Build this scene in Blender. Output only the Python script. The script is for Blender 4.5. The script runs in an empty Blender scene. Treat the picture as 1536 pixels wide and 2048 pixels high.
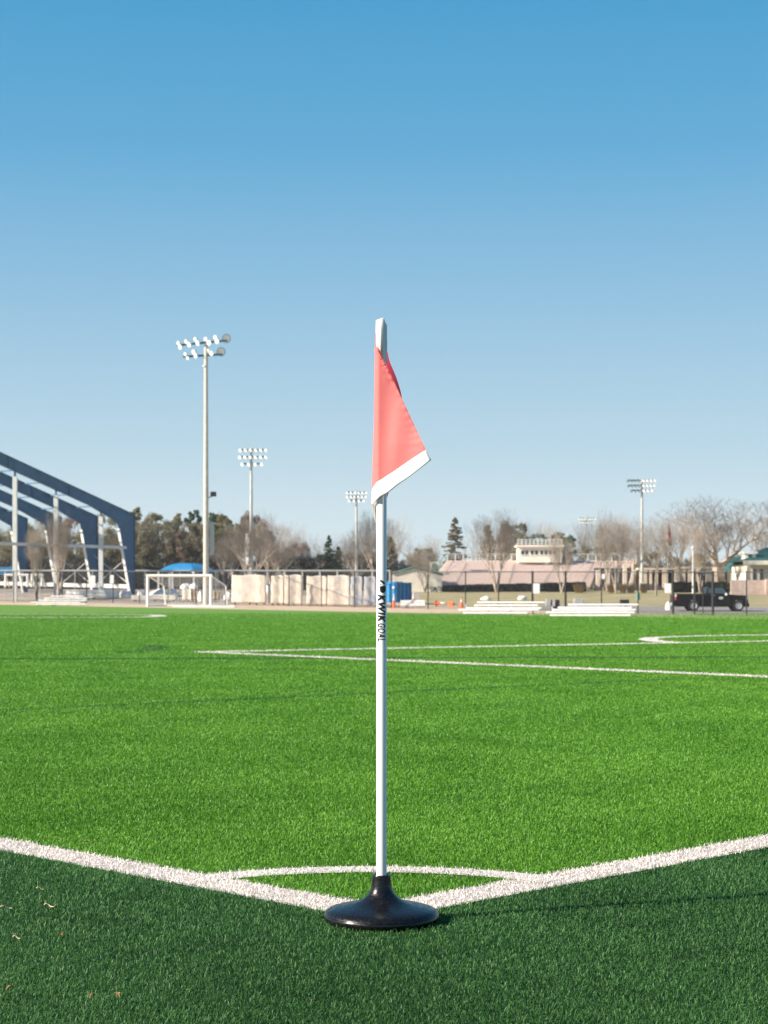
import bpy, bmesh, math, random
import numpy as np
from mathutils import Vector, Matrix

# ------------------------------------------------------------------ camera, sky, sun, exposure
sc = bpy.context.scene
F = 3500.0            # focal length in photo pixels (photo 1536 x 2048)
HOR = 1188.0          # horizon row of the photo
H = 0.8207            # camera height in metres
cd = bpy.data.cameras.new('camera'); cam = bpy.data.objects.new('camera', cd)
sc.collection.objects.link(cam); sc.camera = cam
cam.location = (0, 0, H); cam.rotation_euler = (math.radians(90), 0, 0)
cd.sensor_fit = 'VERTICAL'; cd.sensor_height = 36; cd.sensor_width = 27
cd.lens = F / 2048 * 36
cd.shift_y = (HOR - 1024) / 2048
cd.clip_start = 0.05; cd.clip_end = 3000
cd.dof.use_dof = True; cd.dof.focus_distance = 4.3; cd.dof.aperture_fstop = 12.5

SUN_AZ = Vector((-0.94, -0.34)).normalized(); SUN_EL = math.radians(30)
w = bpy.data.worlds.new('World'); sc.world = w; w.use_nodes = True
nt = w.node_tree; bg = nt.nodes['Background']
sky = nt.nodes.new('ShaderNodeTexSky'); sky.sky_type = 'NISHITA'; sky.sun_disc = False
sky.sun_elevation = SUN_EL; sky.sun_rotation = math.atan2(SUN_AZ.x, SUN_AZ.y)
sky.altitude = 0; sky.air_density = 1.0; sky.dust_density = 0.3; sky.ozone_density = 2.0
EXPO = 1.0
# the clear winter sky: physical sky blended with its measured colour from horizon to zenith
tcw = nt.nodes.new('ShaderNodeTexCoord'); sx = nt.nodes.new('ShaderNodeSeparateXYZ'); nt.links.new(tcw.outputs['Generated'], sx.inputs[0])
rw = nt.nodes.new('ShaderNodeValToRGB'); nt.links.new(sx.outputs['Z'], rw.inputs[0])
K_ = 1 / 0.12 / 2 ** EXPO
SKYC = [(0.0, (.70, .82, .87)), (.04, (.63, .77, .845)), (.082, (.468, .655, .775)), (.166, (.270, .515, .716)), (.246, (.112, .400, .665)), (.321, (.055, .335, .610)), (.5, (.045, .22, .47)), (.9, (.03, .13, .33))]
el = rw.color_ramp.elements
while len(el) < len(SKYC): el.new(.5)
for e_, (p_, c_) in zip(el, SKYC): e_.position = p_; e_.color = tuple(c_) + (1,)
sc_ = nt.nodes.new('ShaderNodeVectorMath'); sc_.operation = 'SCALE'; sc_.inputs[3].default_value = K_
nt.links.new(rw.outputs[0], sc_.inputs[0])
mxw = nt.nodes.new('ShaderNodeMix'); mxw.data_type = 'RGBA'; mxw.inputs[0].default_value = 0.95
nt.links.new(sky.outputs[0], mxw.inputs[6]); nt.links.new(sc_.outputs[0], mxw.inputs[7]); nt.links.new(mxw.outputs[2], bg.inputs[0])
bg.inputs[1].default_value = 0.12
sd = bpy.data.lights.new('sun', 'SUN'); sun = bpy.data.objects.new('sun', sd); sc.collection.objects.link(sun)
sd.energy = 5.0; sd.angle = math.radians(0.5); sd.color = (1.0, 0.90, 0.77)
dv = Vector((SUN_AZ.x * math.cos(SUN_EL), SUN_AZ.y * math.cos(SUN_EL), math.sin(SUN_EL)))
sun.rotation_euler = dv.to_track_quat('Z', 'Y').to_euler(); sun.location = (-20, -10, 30)
sc.view_settings.view_transform = 'Standard'; sc.view_settings.look = 'None'
sc.view_settings.gamma = 1; sc.view_settings.exposure = EXPO
sc.cycles.max_bounces = 6; sc.cycles.transparent_max_bounces = 8

R = random.Random(7); rng = np.random.default_rng(11)
col = sc.collection

# ------------------------------------------------------------------ placing helpers
def wx(px, d): return (px - 768.0) / F * d
def wz(py, d): return H - (py - HOR) / F * d
def P(px, py, d): return Vector((wx(px, d), d, wz(py, d)))
def Ee(px): return float(np.interp(px, [0, 440, 768, 930, 1236, 1536, 3200], [1209, 1218, 1224.5, 1228, 1234, 1239, 1268]))
def dE(px): return F * H / (Ee(px) - HOR)
QL = ([0, .25, .5, .7, 1], [1209, 1204, 1196, 1184, 1178])
QM = ([0, .3, .4, .5, .6, .75, 1], [1224.5, 1221, 1217, 1212, 1206, 1192, 1182])
QR = ([0, .38, .42, .5, .58, .8, 1], [1239, 1235, 1231.5, 1222, 1214, 1195, 1180])
def Yt(px, q):
    if q > 1: return Yt(px, 1) - (1 - 1 / q) * 7
    l, m, r = (float(np.interp(q, a, b)) for a, b in (QL, QM, QR))
    if px < 768: y = float(np.interp(px, [0, 768], [l, m]))
    else: y = float(np.interp(px, [768, 1536], [m, r]))
    if q == 0: y = Ee(px)
    return y
def qd(px, d): return max(0.0, (d - dE(px)) / (185 - dE(px)))
def Zt(px, d):
    if d <= dE(px): return 0.0
    return wz(Yt(px, qd(px, d)), d)
def G(px, d): return Vector((wx(px, d), d, Zt(px, d)))       # a point on the ground
def dfor(px, py):
    if py >= Ee(px) - .3: return dE(px) * 1.015
    for d in np.linspace(dE(px), 185, 400):
        if Yt(px, qd(px, d)) <= py: return float(d)
    return 185.0
def zg(x, y): return Zt(768 + F * x / y, y)
def ground_d(py): return F * H / (py - HOR)

# ------------------------------------------------------------------ materials
def lin(c): return tuple(c) + (1,)
def mat(name, c, rough=0.7, var=0.0, scale=5.0, c2=None, metal=0.0, spec=0.5, bump=0.0, bscale=40, detail=4, trans=0.0, coat=0.0, stretch=None):
    m = bpy.data.materials.new(name); m.use_nodes = True
    n = m.node_tree; b = n.nodes['Principled BSDF']
    b.inputs['Roughness'].default_value = rough; b.inputs['Metallic'].default_value = metal
    b.inputs['Specular IOR Level'].default_value = spec
    b.inputs['Coat Weight'].default_value = coat
    b.inputs['Base Color'].default_value = lin(c)
    tc = n.nodes.new('ShaderNodeTexCoord'); vec = tc.outputs['Object']
    if stretch:
        mp = n.nodes.new('ShaderNodeMapping'); mp.inputs['Scale'].default_value = stretch
        n.links.new(vec, mp.inputs[0]); vec = mp.outputs[0]
    if var or c2:
        t = n.nodes.new('ShaderNodeTexNoise'); t.inputs['Scale'].default_value = scale; t.inputs['Detail'].default_value = detail
        n.links.new(vec, t.inputs['Vector'])
        r = n.nodes.new('ShaderNodeValToRGB'); r.color_ramp.elements[0].position = 0.35; r.color_ramp.elements[1].position = 0.65
        a = c2 if c2 else tuple(x * (1 - var) for x in c)
        bb = c if c2 else tuple(min(1, x * (1 + var)) for x in c)
        r.color_ramp.elements[0].color = lin(a); r.color_ramp.elements[1].color = lin(bb)
        n.links.new(t.outputs['Fac'], r.inputs[0]); n.links.new(r.outputs[0], b.inputs['Base Color'])
    if bump:
        t2 = n.nodes.new('ShaderNodeTexNoise'); t2.inputs['Scale'].default_value = bscale; t2.inputs['Detail'].default_value = 5
        n.links.new(vec, t2.inputs['Vector'])
        bp = n.nodes.new('ShaderNodeBump'); bp.inputs['Strength'].default_value = bump; bp.inputs['Distance'].default_value = 0.02
        n.links.new(t2.outputs['Fac'], bp.inputs['Height']); n.links.new(bp.outputs[0], b.inputs['Normal'])
    if trans:
        tl = n.nodes.new('ShaderNodeBsdfTranslucent'); tl.inputs[0].default_value = lin(c)
        mx = n.nodes.new('ShaderNodeMixShader'); mx.inputs[0].default_value = trans
        n.links.new(b.outputs[0], mx.inputs[1]); n.links.new(tl.outputs[0], mx.inputs[2])
        n.links.new(mx.outputs[0], n.nodes['Material Output'].inputs[0])
    return m

def blade_mat(name, c_dark, c_light, trans=0.25, rough=0.34, spec=0.6):
    m = bpy.data.materials.new(name); m.use_nodes = True
    n = m.node_tree; b = n.nodes['Principled BSDF']
    at = n.nodes.new('ShaderNodeAttribute'); at.attribute_name = 'tone'
    r = n.nodes.new('ShaderNodeValToRGB')
    r.color_ramp.elements[0].color = lin(c_dark); r.color_ramp.elements[1].color = lin(c_light)
    n.links.new(at.outputs['Fac'], r.inputs[0]); n.links.new(r.outputs[0], b.inputs['Base Color'])
    b.inputs['Roughness'].default_value = rough; b.inputs['Specular IOR Level'].default_value = spec
    tl = n.nodes.new('ShaderNodeBsdfTranslucent'); n.links.new(r.outputs[0], tl.inputs[0])
    mx = n.nodes.new('ShaderNodeMixShader'); mx.inputs[0].default_value = trans
    n.links.new(b.outputs[0], mx.inputs[1]); n.links.new(tl.outputs[0], mx.inputs[2])
    n.links.new(mx.outputs[0], n.nodes['Material Output'].inputs[0])
    return m

M = {
 'turf': mat('turf_light', (.140, .275, .034), .75, c2=(.118, .24, .028), scale=2.3, detail=12, spec=.2),
 'turf_dark': mat('turf_dark', (.012, .060, .016), .8, c2=(.005, .022, .009), scale=120, bump=.8, bscale=60, spec=.3),
 'line': mat('line_white', (.66, .61, .56), .8, var=.12, scale=6, bump=.5, bscale=60),
 'line_dark': mat('line_dark', (.02, .10, .03), .8, var=.2, scale=6),
 'blade': blade_mat('blade_light', (.045, .18, .008), (.235, .49, .058), rough=.5, spec=.32, trans=.33),
 'blade_dark': blade_mat('blade_dark', (.012, .062, .010), (.135, .325, .095), rough=.48, spec=.28, trans=.35),
 'blade_white': blade_mat('blade_white', (.60, .55, .51), (.85, .78, .725), trans=.15, rough=.5),
 'dirt': mat('dirt', (.60, .45, .31), .95, c2=(.46, .34, .23), scale=.8, detail=8, bump=.5, bscale=3),
 'asphalt': mat('asphalt', (.30, .27, .25), .9, c2=(.22, .20, .19), scale=1.2, detail=8),
 'lawn': mat('lawn', (.42, .34, .18), .95, c2=(.27, .24, .11), scale=.35, detail=9, bump=.6, bscale=4),
 'yard': mat('yard', (.46, .38, .30), .95, c2=(.28, .24, .20), scale=.4, detail=9, bump=.5, bscale=2),
 'blue_steel': mat('blue_steel', (.050, .125, .215), .5, var=.12, scale=1.5),
 'pale_steel': mat('pale_steel', (.62, .62, .60), .5, var=.08, scale=2),
 'galv': mat('galvanised', (.54, .53, .49), .45, var=.12, scale=3, metal=.4),
 'pole_tan': mat('pole_concrete', (.52, .49, .42), .75, var=.1, scale=4),
 'black_steel': mat('black_steel', (.012, .012, .014), .5, var=.1, scale=8),
 'wire': mat('wire', (.05, .05, .05), .6),
 'wire_grey': mat('wire_grey', (.22, .22, .21), .6),
 'white_paint': mat('white_paint', (.80, .78, .74), .45, var=.04, scale=4),
 'alu': mat('aluminium', (.80, .77, .72), .45, var=.05, scale=3),
 'bark': mat('bark_grey', (.36, .30, .24), .95, c2=(.22, .18, .15), scale=2, detail=8),
 'bark_pale': mat('bark_pale', (.50, .42, .34), .9, c2=(.28, .22, .18), scale=2.5, detail=8),
 'twig': mat('twig', (.36, .30, .24), .95, c2=(.25, .205, .17), scale=.7),
 'leaf_olive': mat('leaf_olive', (.30, .27, .13), .8, c2=(.15, .14, .08), scale=.45, trans=.35),
 'leaf_brown': mat('leaf_brown', (.29, .26, .165), .85, c2=(.15, .135, .09), scale=.5, trans=.35),
 'leaf_russet': mat('leaf_russet', (.33, .235, .18), .85, c2=(.19, .135, .11), scale=.5, trans=.35),
 'leaf_pine': mat('leaf_pine', (.085, .15, .075), .75, c2=(.035, .07, .04), scale=.6, trans=.15),
 'leaf_dark': mat('leaf_dark', (.022, .030, .022), .85, c2=(.010, .014, .014), scale=.5),
 'leaf_hedge': mat('leaf_hedge', (.030, .045, .018), .85, c2=(.012, .018, .010), scale=.6),
 'leaf_tan': mat('leaf_tan', (.42, .31, .17), .85, c2=(.28, .2, .11), scale=.8),
 'tarp': mat('tarp_tan', (.78, .68, .58), .6, var=.09, scale=1.4, bump=.5, bscale=3),
 'tarp_blue': mat('tarp_bluegrey', (.30, .36, .47), .4, c2=(.52, .48, .44), scale=1.1, bump=.7, bscale=4),
 'wood': mat('wood', (.38, .27, .17), .8, var=.25, scale=4),
 'dump_blue': mat('dumpster_blue', (.012, .23, .50), .45, var=.12, scale=2),
 'cone': mat('cone_orange', (.80, .13, .035), .55),
 'cone_white': mat('cone_white', (.78, .76, .72), .5),
 'canopy': mat('canopy_blue', (.018, .19, .40), .6, var=.08, scale=1.5),
 'pink_seat': mat('seat_pink', (.96, .79, .72), .6, var=.06, scale=2),
 'cream': mat('cream_wall', (.72, .67, .57), .8, var=.06, scale=1.5),
 'beige': mat('beige_column', (.68, .56, .46), .85, var=.08, scale=1.5),
 'brick': mat('pale_brick', (.58, .44, .38), .9, var=.12, scale=3),
 'green_roof': mat('green_roof', (.030, .095, .07), .5, var=.1, scale=2),
 'glass_dark': mat('window_glass', (.03, .035, .04), .12, spec=.7),
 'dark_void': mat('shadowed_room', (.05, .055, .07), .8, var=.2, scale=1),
 'truck': mat('truck_black', (.003, .0035, .007), .25, coat=.0, spec=.18),
 'truck_glass': mat('truck_glass', (.02, .06, .08), .06, spec=.8),
 'tyre': mat('tyre', (.012, .012, .012), .85),
 'rim': mat('rim', (.68, .67, .65), .3, metal=.6),
 'red_lamp': mat('red_lamp', (.65, .05, .03), .3), 'clear_lamp': mat('clear_lamp', (.85, .85, .85), .2),
 'lens': mat('lamp_lens', (.90, .89, .86), .25, spec=.8), 'bowl': mat('lamp_bowl', (.40, .42, .42), .4, metal=.5),  # lens white stands in for the sun reflecting in unlit lamps
 'bowl_dark': mat('lamp_bowl_dark', (.05, .09, .10), .4, metal=.3),
 'sign': mat('sign_white', (.82, .82, .80), .6),
 'pvc': mat('pole_pvc', (.80, .785, .74), .33, c2=(.765, .75, .705), scale=60, stretch=(1, 1, .012)),
 'ink': mat('ink', (.012, .014, .013), .5),
 'debris': mat('dry_leaf', (.45, .24, .11), .8, var=.3, scale=60), 'straw': mat('dry_straw', (.60, .48, .30), .8, var=.2, scale=60),
 'flag_red': None,
 'us_red': mat('flag_cloth_dark', (.30, .035, .04), .8, c2=(.08, .03, .06), scale=1.5),
 'sack': mat('white_sack', (.80, .77, .73), .6, var=.05, scale=3, bump=.4, bscale=5),
 'slab': mat('slab', (.60, .56, .50), .85, var=.1, scale=1),
 'green_post': mat('green_post', (.03, .12, .07), .5),
 'teal': mat('trim_teal', (.10, .30, .24), .6),
}

# ------------------------------------------------------------------ mesh builder
class MB:
    def __init__(s): s.v = []; s.f = []; s.n = 0
    def add(s, vs, fs):
        vs = np.asarray(vs, float).reshape(-1, 3); s.v.append(vs)
        s.f += [tuple(i + s.n for i in f) for f in fs]; s.n += len(vs); return s
    def box(s, lo, hi):
        x0, y0, z0 = lo; x1, y1, z1 = hi
        return s.add([(x0,y0,z0),(x1,y0,z0),(x1,y1,z0),(x0,y1,z0),(x0,y0,z1),(x1,y0,z1),(x1,y1,z1),(x0,y1,z1)],
            [(0,3,2,1),(4,5,6,7),(0,1,5,4),(1,2,6,5),(2,3,7,6),(3,0,4,7)])
    def tube(s, a, b, r0, r1=None, n=8, cap=True):
        a = Vector(a); b = Vector(b); r1 = r0 if r1 is None else r1
        q = (b - a); 
        if q.length < 1e-9: return s
        q.normalize(); u = q.orthogonal().normalized(); v = q.cross(u)
        vs = []
        for c, r in ((a, r0), (b, r1)):
            for k in range(n):
                t = 2 * math.pi * (k + .5) / n
                vs.append(c + u * (math.cos(t) * r) + v * (math.sin(t) * r))
        fs = [(k, (k + 1) % n, n + (k + 1) % n, n + k) for k in range(n)]
        if cap: fs += [tuple(range(n))[::-1], tuple(range(n, 2 * n))]
        return s.add(vs, fs)
    def beam(s, a, b, w, h, up=(0, 0, 1)):
        a = Vector(a); b = Vector(b); d = (b - a).normalized(); up = Vector(up)
        u = d.cross(up)
        if u.length < 1e-6: u = d.cross(Vector((1, 0, 0)))
        u.normalize(); v = u.cross(d).normalized()
        vs = [c + u * (i * w / 2) + v * (j * h / 2) for c in (a, b) for i, j in ((-1,-1),(1,-1),(1,1),(-1,1))]
        return s.add(vs, [(0,1,2,3)[::-1],(4,5,6,7),(0,1,5,4),(1,2,6,5),(2,3,7,6),(3,0,4,7)])
    def prism(s, poly, off):     # poly: list of 3D points (planar), off: extrusion vector
        n = len(poly); off = Vector(off); vs = [Vector(p) for p in poly] + [Vector(p) + off for p in poly]
        return s.add(vs, [tuple(range(n)), tuple(range(n, 2*n))[::-1]] + [(k, k + n, (k + 1) % n + n, (k + 1) % n) for k in range(n)])
    def lathe(s, prof, c=(0,0,0), axis=(0,0,1), n=24, capa=True, capb=True):
        c = Vector(c); q = Vector(axis).normalized(); u = q.orthogonal().normalized(); v = q.cross(u)
        vs = []
        for r, z in prof:
            for k in range(n):
                t = 2 * math.pi * k / n
                vs.append(c + q * z + u * (r * math.cos(t)) + v * (r * math.sin(t)))
        m = len(prof); fs = []
        for i in range(m - 1):
            for k in range(n):
                fs.append((i*n+k, i*n+(k+1)%n, (i+1)*n+(k+1)%n, (i+1)*n+k))
        if capa: fs.append(tuple(range(n))[::-1])
        if capb: fs.append(tuple((m-1)*n + k for k in range(n)))
        return s.add(vs, fs)
    def build(s, name, material, parent=None, smooth=False, bevel=0, loc=None):
        me = bpy.data.meshes.new(name)
        vs = np.concatenate(s.v) if s.v else np.zeros((0, 3))
        if parent is not None and loc is None:
            vs = vs - np.array(parent.matrix_world_loc if hasattr(parent, 'matrix_world_loc') else base_of(parent))
        elif loc is not None: vs = vs - np.array(loc)
        me.from_pydata([tuple(x) for x in vs], [], s.f); me.update()
        if smooth:
            me.polygons.foreach_set('use_smooth', [True] * len(me.polygons))
        me.materials.append(M[material] if isinstance(material, str) else material)
        o = bpy.data.objects.new(name, me); col.objects.link(o)
        if parent is not None: o.parent = parent
        if loc is not None: o.location = loc
        if smooth:
            es = o.modifiers.new('split', 'EDGE_SPLIT'); es.split_angle = math.radians(50)
        if bevel:
            b = o.modifiers.new('bevel', 'BEVEL'); b.width = bevel; b.segments = 2; b.limit_method = 'ANGLE'
        return o
def base_of(o):
    v = Vector((0, 0, 0))
    while o is not None: v = v + o.location; o = o.parent
    return v
def tag(o, label, cat, group=None, kind=None):
    if label: o['label'] = label
    if cat: o['category'] = cat
    if group: o['group'] = group
    if kind: o['kind'] = kind
    return o
def thing(name, label, cat, loc, group=None):
    o = bpy.data.objects.new(name, None); col.objects.link(o); o.location = loc; o.empty_display_size = .1
    return tag(o, label, cat, group)
def copy_tree(o, parent=None):
    c = o.copy(); col.objects.link(c); c.parent = parent
    for ch in [k for k in bpy.data.objects if k.parent is o]: copy_tree(ch, c)
    return c

# ------------------------------------------------------------------ ground
def grid_obj(name, rows, material, kind='structure'):
    mb = MB(); nr = len(rows); nc = len(rows[0])
    mb.add([p for r in rows for p in r], [(i*nc+j, i*nc+j+1, (i+1)*nc+j+1, (i+1)*nc+j) for i in range(nr-1) for j in range(nc-1)])
    o = mb.build(name, material, smooth=False); o['kind'] = kind
    return o
pxs = np.concatenate([np.linspace(-20000, -1400, 14), np.linspace(-1200, 2800, 90), np.linspace(3000, 22000, 14)])
fr = np.concatenate([np.linspace(.02, 1, 12)])
# the pitch: one flat sheet from behind the camera to the far edge
rows = [[(-160, -60, 0)] * 1 + [(wx(p, 5), -60, 0) for p in pxs] , [(-160, 3.0, 0)] + [(wx(p, 5), 3.0, 0) for p in pxs]]
rows = [[(wx(p, 5) * 4, -60, 0) for p in pxs], [(wx(p, 5), 3.0, 0) for p in pxs]]
for f_ in np.linspace(.06, 1, 14): rows.append([(wx(p, 3 + (dE(p) - 3) * f_), 3 + (dE(p) - 3) * f_, 0) for p in pxs])
pitch = grid_obj('playing_field', rows, 'turf')
Q0 = lambda p: 0.0
def q1(p): return float(np.interp(p, [0, 440, 520, 860, 1100], [.3, .3, .6, .55, .42]))
def q2(p): return .57
def patch(name, p0, p1, qa, qb, material, nq=10, far=None):
    ps = np.arange(p0, p1 + 1, 40.0) if p1 - p0 < 5000 else np.concatenate([np.linspace(p0, -1000, 10), np.arange(-960, p1 + 1, 40)])
    rows = []
    for k in range(nq + 1):
        r = []
        for p in ps:
            q = qa(p) + (qb(p) - qa(p)) * k / nq; d = dE(p) + q * (185 - dE(p))
            r.append((wx(p, d), d, Zt(p, d)))
        rows.append(r)
    return grid_obj(name, rows, material)
patch('dirt_strip', -2000, 3200, Q0, q1, 'dirt')
patch('asphalt_path', 1080, 3200, q1, q2, 'asphalt')
patch('lawn', 1080, 3200, q2, lambda p: 2.0, 'lawn', 16)
patch('lawn', 840, 1080, q1, lambda p: 2.0, 'lawn', 16)
patch('yard_ground', -2000, 840, q1, lambda p: 1.6, 'yard', 20)
patch('hills', -2000, 840, lambda p: 1.6, lambda p: 14.0, 'lawn', 16)
patch('hills', 840, 3200, lambda p: 2.0, lambda p: 14.0, 'lawn', 16)

# pitch markings, each a sheet a few mm above the turf
CX, CY = wx(747.5, 4.5), F * H / (1831 - HOR)
C0 = np.array([CX, CY]); DL = np.array([-1, 1]) / math.sqrt(2); DR = np.array([1, 1]) / math.sqrt(2)
LW = .155
def ribbon(name, pts, wd, material, z=.004, zend=None):
    pts = [np.array(p, float) for p in pts]; a = []; b = []
    for i, p in enumerate(pts):
        t = pts[min(i + 1, len(pts) - 1)] - pts[max(i - 1, 0)]; t /= np.linalg.norm(t); n = np.array([-t[1], t[0]])
        a.append((*(p + n * wd / 2), z)); b.append((*(p - n * wd / 2), z))
    return grid_obj(name, [a, b], material)
def gp(px, py): d = ground_d(py); return (wx(px, d), d)
# dark turf outside the boundary lines
mb = MB(); L1 = C0 + DL * 90; R1 = C0 + DR * 60
mb.add([(*C0, .004), (*R1, .004), (R1[0], -50, .004), (C0[0], -50, .004), (L1[0], -50, .004), (*L1, .004)], [(0, 3, 2, 1), (0, 5, 4, 3)])
mb.build('dark_turf', 'turf_dark')['kind'] = 'structure'
arc_R = .708
arc = [C0 + np.array([-.012, 0]) + np.array([.745 * math.cos(t), .688 * math.sin(t)]) for t in np.linspace(math.radians(45.5), math.radians(132.5), 26)]
pts_left = [C0 + DL * t for t in (0, 1, 3, 10, 30, 80)]; pts_right = [C0 + DR * t for t in (LW/2, 1, 3, 10, 30, 50)]
ribbon('boundary_line', pts_left, LW, 'line', .008); ribbon('boundary_line', pts_right, LW, 'line', .008)
ribbon('corner_arc_line', arc, .11, 'line', .010)
BOXC = gp(405, 1305.5)
def run(a, b, k=1.3): a = np.array(a); b = np.array(b); return [a, a + (b - a) * .5, b, a + (b - a) * k]
boxA = run(BOXC, gp(1536, 1355.5)); boxB = run(BOXC, gp(1536, 1283.5))
ribbon('box_line', boxA, .27, 'line', .008); ribbon('box_line', boxB, .32, 'line', .010)
# penalty arc: circle through three picked points
def circ(p, q, r):
    (ax, ay), (bx, by), (cx, cy) = p, q, r
    dd = 2 * (ax * (by - cy) + bx * (cy - ay) + cx * (ay - by))
    ux = ((ax*ax+ay*ay)*(by-cy)+(bx*bx+by*by)*(cy-ay)+(cx*cx+cy*cy)*(ay-by))/dd
    uy = ((ax*ax+ay*ay)*(cx-bx)+(bx*bx+by*by)*(ax-cx)+(cx*cx+cy*cy)*(bx-ax))/dd
    return np.array([ux, uy]), math.hypot(ax-ux, ay-uy)
def spline(pts, n=8):
    pts = [np.array(p, float) for p in pts]; out = []
    q = [2*pts[0]-pts[1]] + pts + [2*pts[-1]-pts[-2]]
    for i in range(1, len(q) - 2):
        for t in np.linspace(0, 1, n, endpoint=False):
            out.append(.5*((2*q[i])+(-q[i-1]+q[i+1])*t+(2*q[i-1]-5*q[i]+4*q[i+1]-q[i+2])*t*t+(-q[i-1]+3*q[i]-3*q[i+1]+q[i+2])*t**3))
    return out + [pts[-1]]
parc = spline([gp(1352, 1287), gp(1310, 1283.5), gp(1296, 1280), gp(1315, 1276.3), gp(1400, 1273.2), gp(1536, 1271), gp(1700, 1270)])
ribbon('penalty_arc_line', parc, .34, 'line', .012)
carc = spline([gp(-60, 1235.8), gp(100, 1235.6), gp(260, 1235), gp(305, 1233.8), gp(319, 1232.3), gp(300, 1230.3), gp(200, 1229.2), gp(0, 1228.4), gp(-60, 1228.2)])
ribbon('centre_circle_line', carc, .55, 'line', .008)
ribbon('far_line', [gp(200, 1229.2), gp(768, 1229.9), gp(1200, 1232)], .16, 'turf_dark', .006)
darkl = [gp(-200, 1320.4), gp(0, 1320), gp(768, 1318), gp(1700, 1315.6)]
ribbon('dyed_green_line', darkl, .42, 'line_dark', .006)
dark2 = [gp(-100, 1430), gp(0, 1424), gp(600, 1396), gp(1336, 1361)]
dark3 = spline([gp(255, 1307), gp(300, 1302), gp(315, 1296), gp(290, 1292)])
ribbon('dyed_green_line', dark3, .16, 'line_dark', .006)

# ------------------------------------------------------------------ turf blades
def seg_dist(x, y, pts):
    d = np.full(x.shape, 1e9)
    for a, b in zip(pts[:-1], pts[1:]):
        a = np.array(a, float); b = np.array(b, float); ab = b - a; L = ab @ ab
        t = np.clip(((x - a[0]) * ab[0] + (y - a[1]) * ab[1]) / L, 0, 1)
        d = np.minimum(d, np.hypot(x - a[0] - t * ab[0], y - a[1] - t * ab[1]))
    return d
def scatter():
    X = []; Y = []
    d = 2.2
    while d < 76:
        st = max(.1, d * .03); wd = .245 * d + .45
        dens = 80000 * (3.2 / max(d, 3.2)) ** 1.65 * (1 if d < 26 else max(0, 1 - (d - 26) / 50))
        n = int(dens * st * 2 * wd)
        X.append(rng.uniform(-wd, wd, n)); Y.append(rng.uniform(d, d + st, n)); d += st
    return np.concatenate(X), np.concatenate(Y)
X, Y = scatter()
jx = rng.normal(0, .006, len(X)); jy = rng.normal(0, .006, len(X))
Xm, Ym = X + jx, Y + jy
u_ = (Xm - CX) ; v_ = (Ym - CY)
dark_side = v_ < np.abs(u_)
white = (seg_dist(Xm, Ym, pts_left) < LW/2) | (seg_dist(Xm, Ym, pts_right) < LW/2) | (seg_dist(Xm, Ym, arc) < .052)
white |= (seg_dist(Xm, Ym, boxA) < .135) | (seg_dist(Xm, Ym, boxB) < .16) | (seg_dist(Xm, Ym, parc) < .17) | (seg_dist(Xm, Ym, carc) < .27)
dline = ((seg_dist(Xm, Ym, darkl) < .21) & (rng.random(len(X)) < .95)) | ((seg_dist(Xm, Ym, dark2) < .07) & (rng.random(len(X)) < .85)) | ((seg_dist(Xm, Ym, dark3) < .2) & (rng.random(len(X)) < .6))
white &= np.hypot(X - wx(763, 4.5), Y - 4.5) > -1
under = np.hypot(X - wx(763, 4.345), Y - 4.345) < .139
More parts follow.
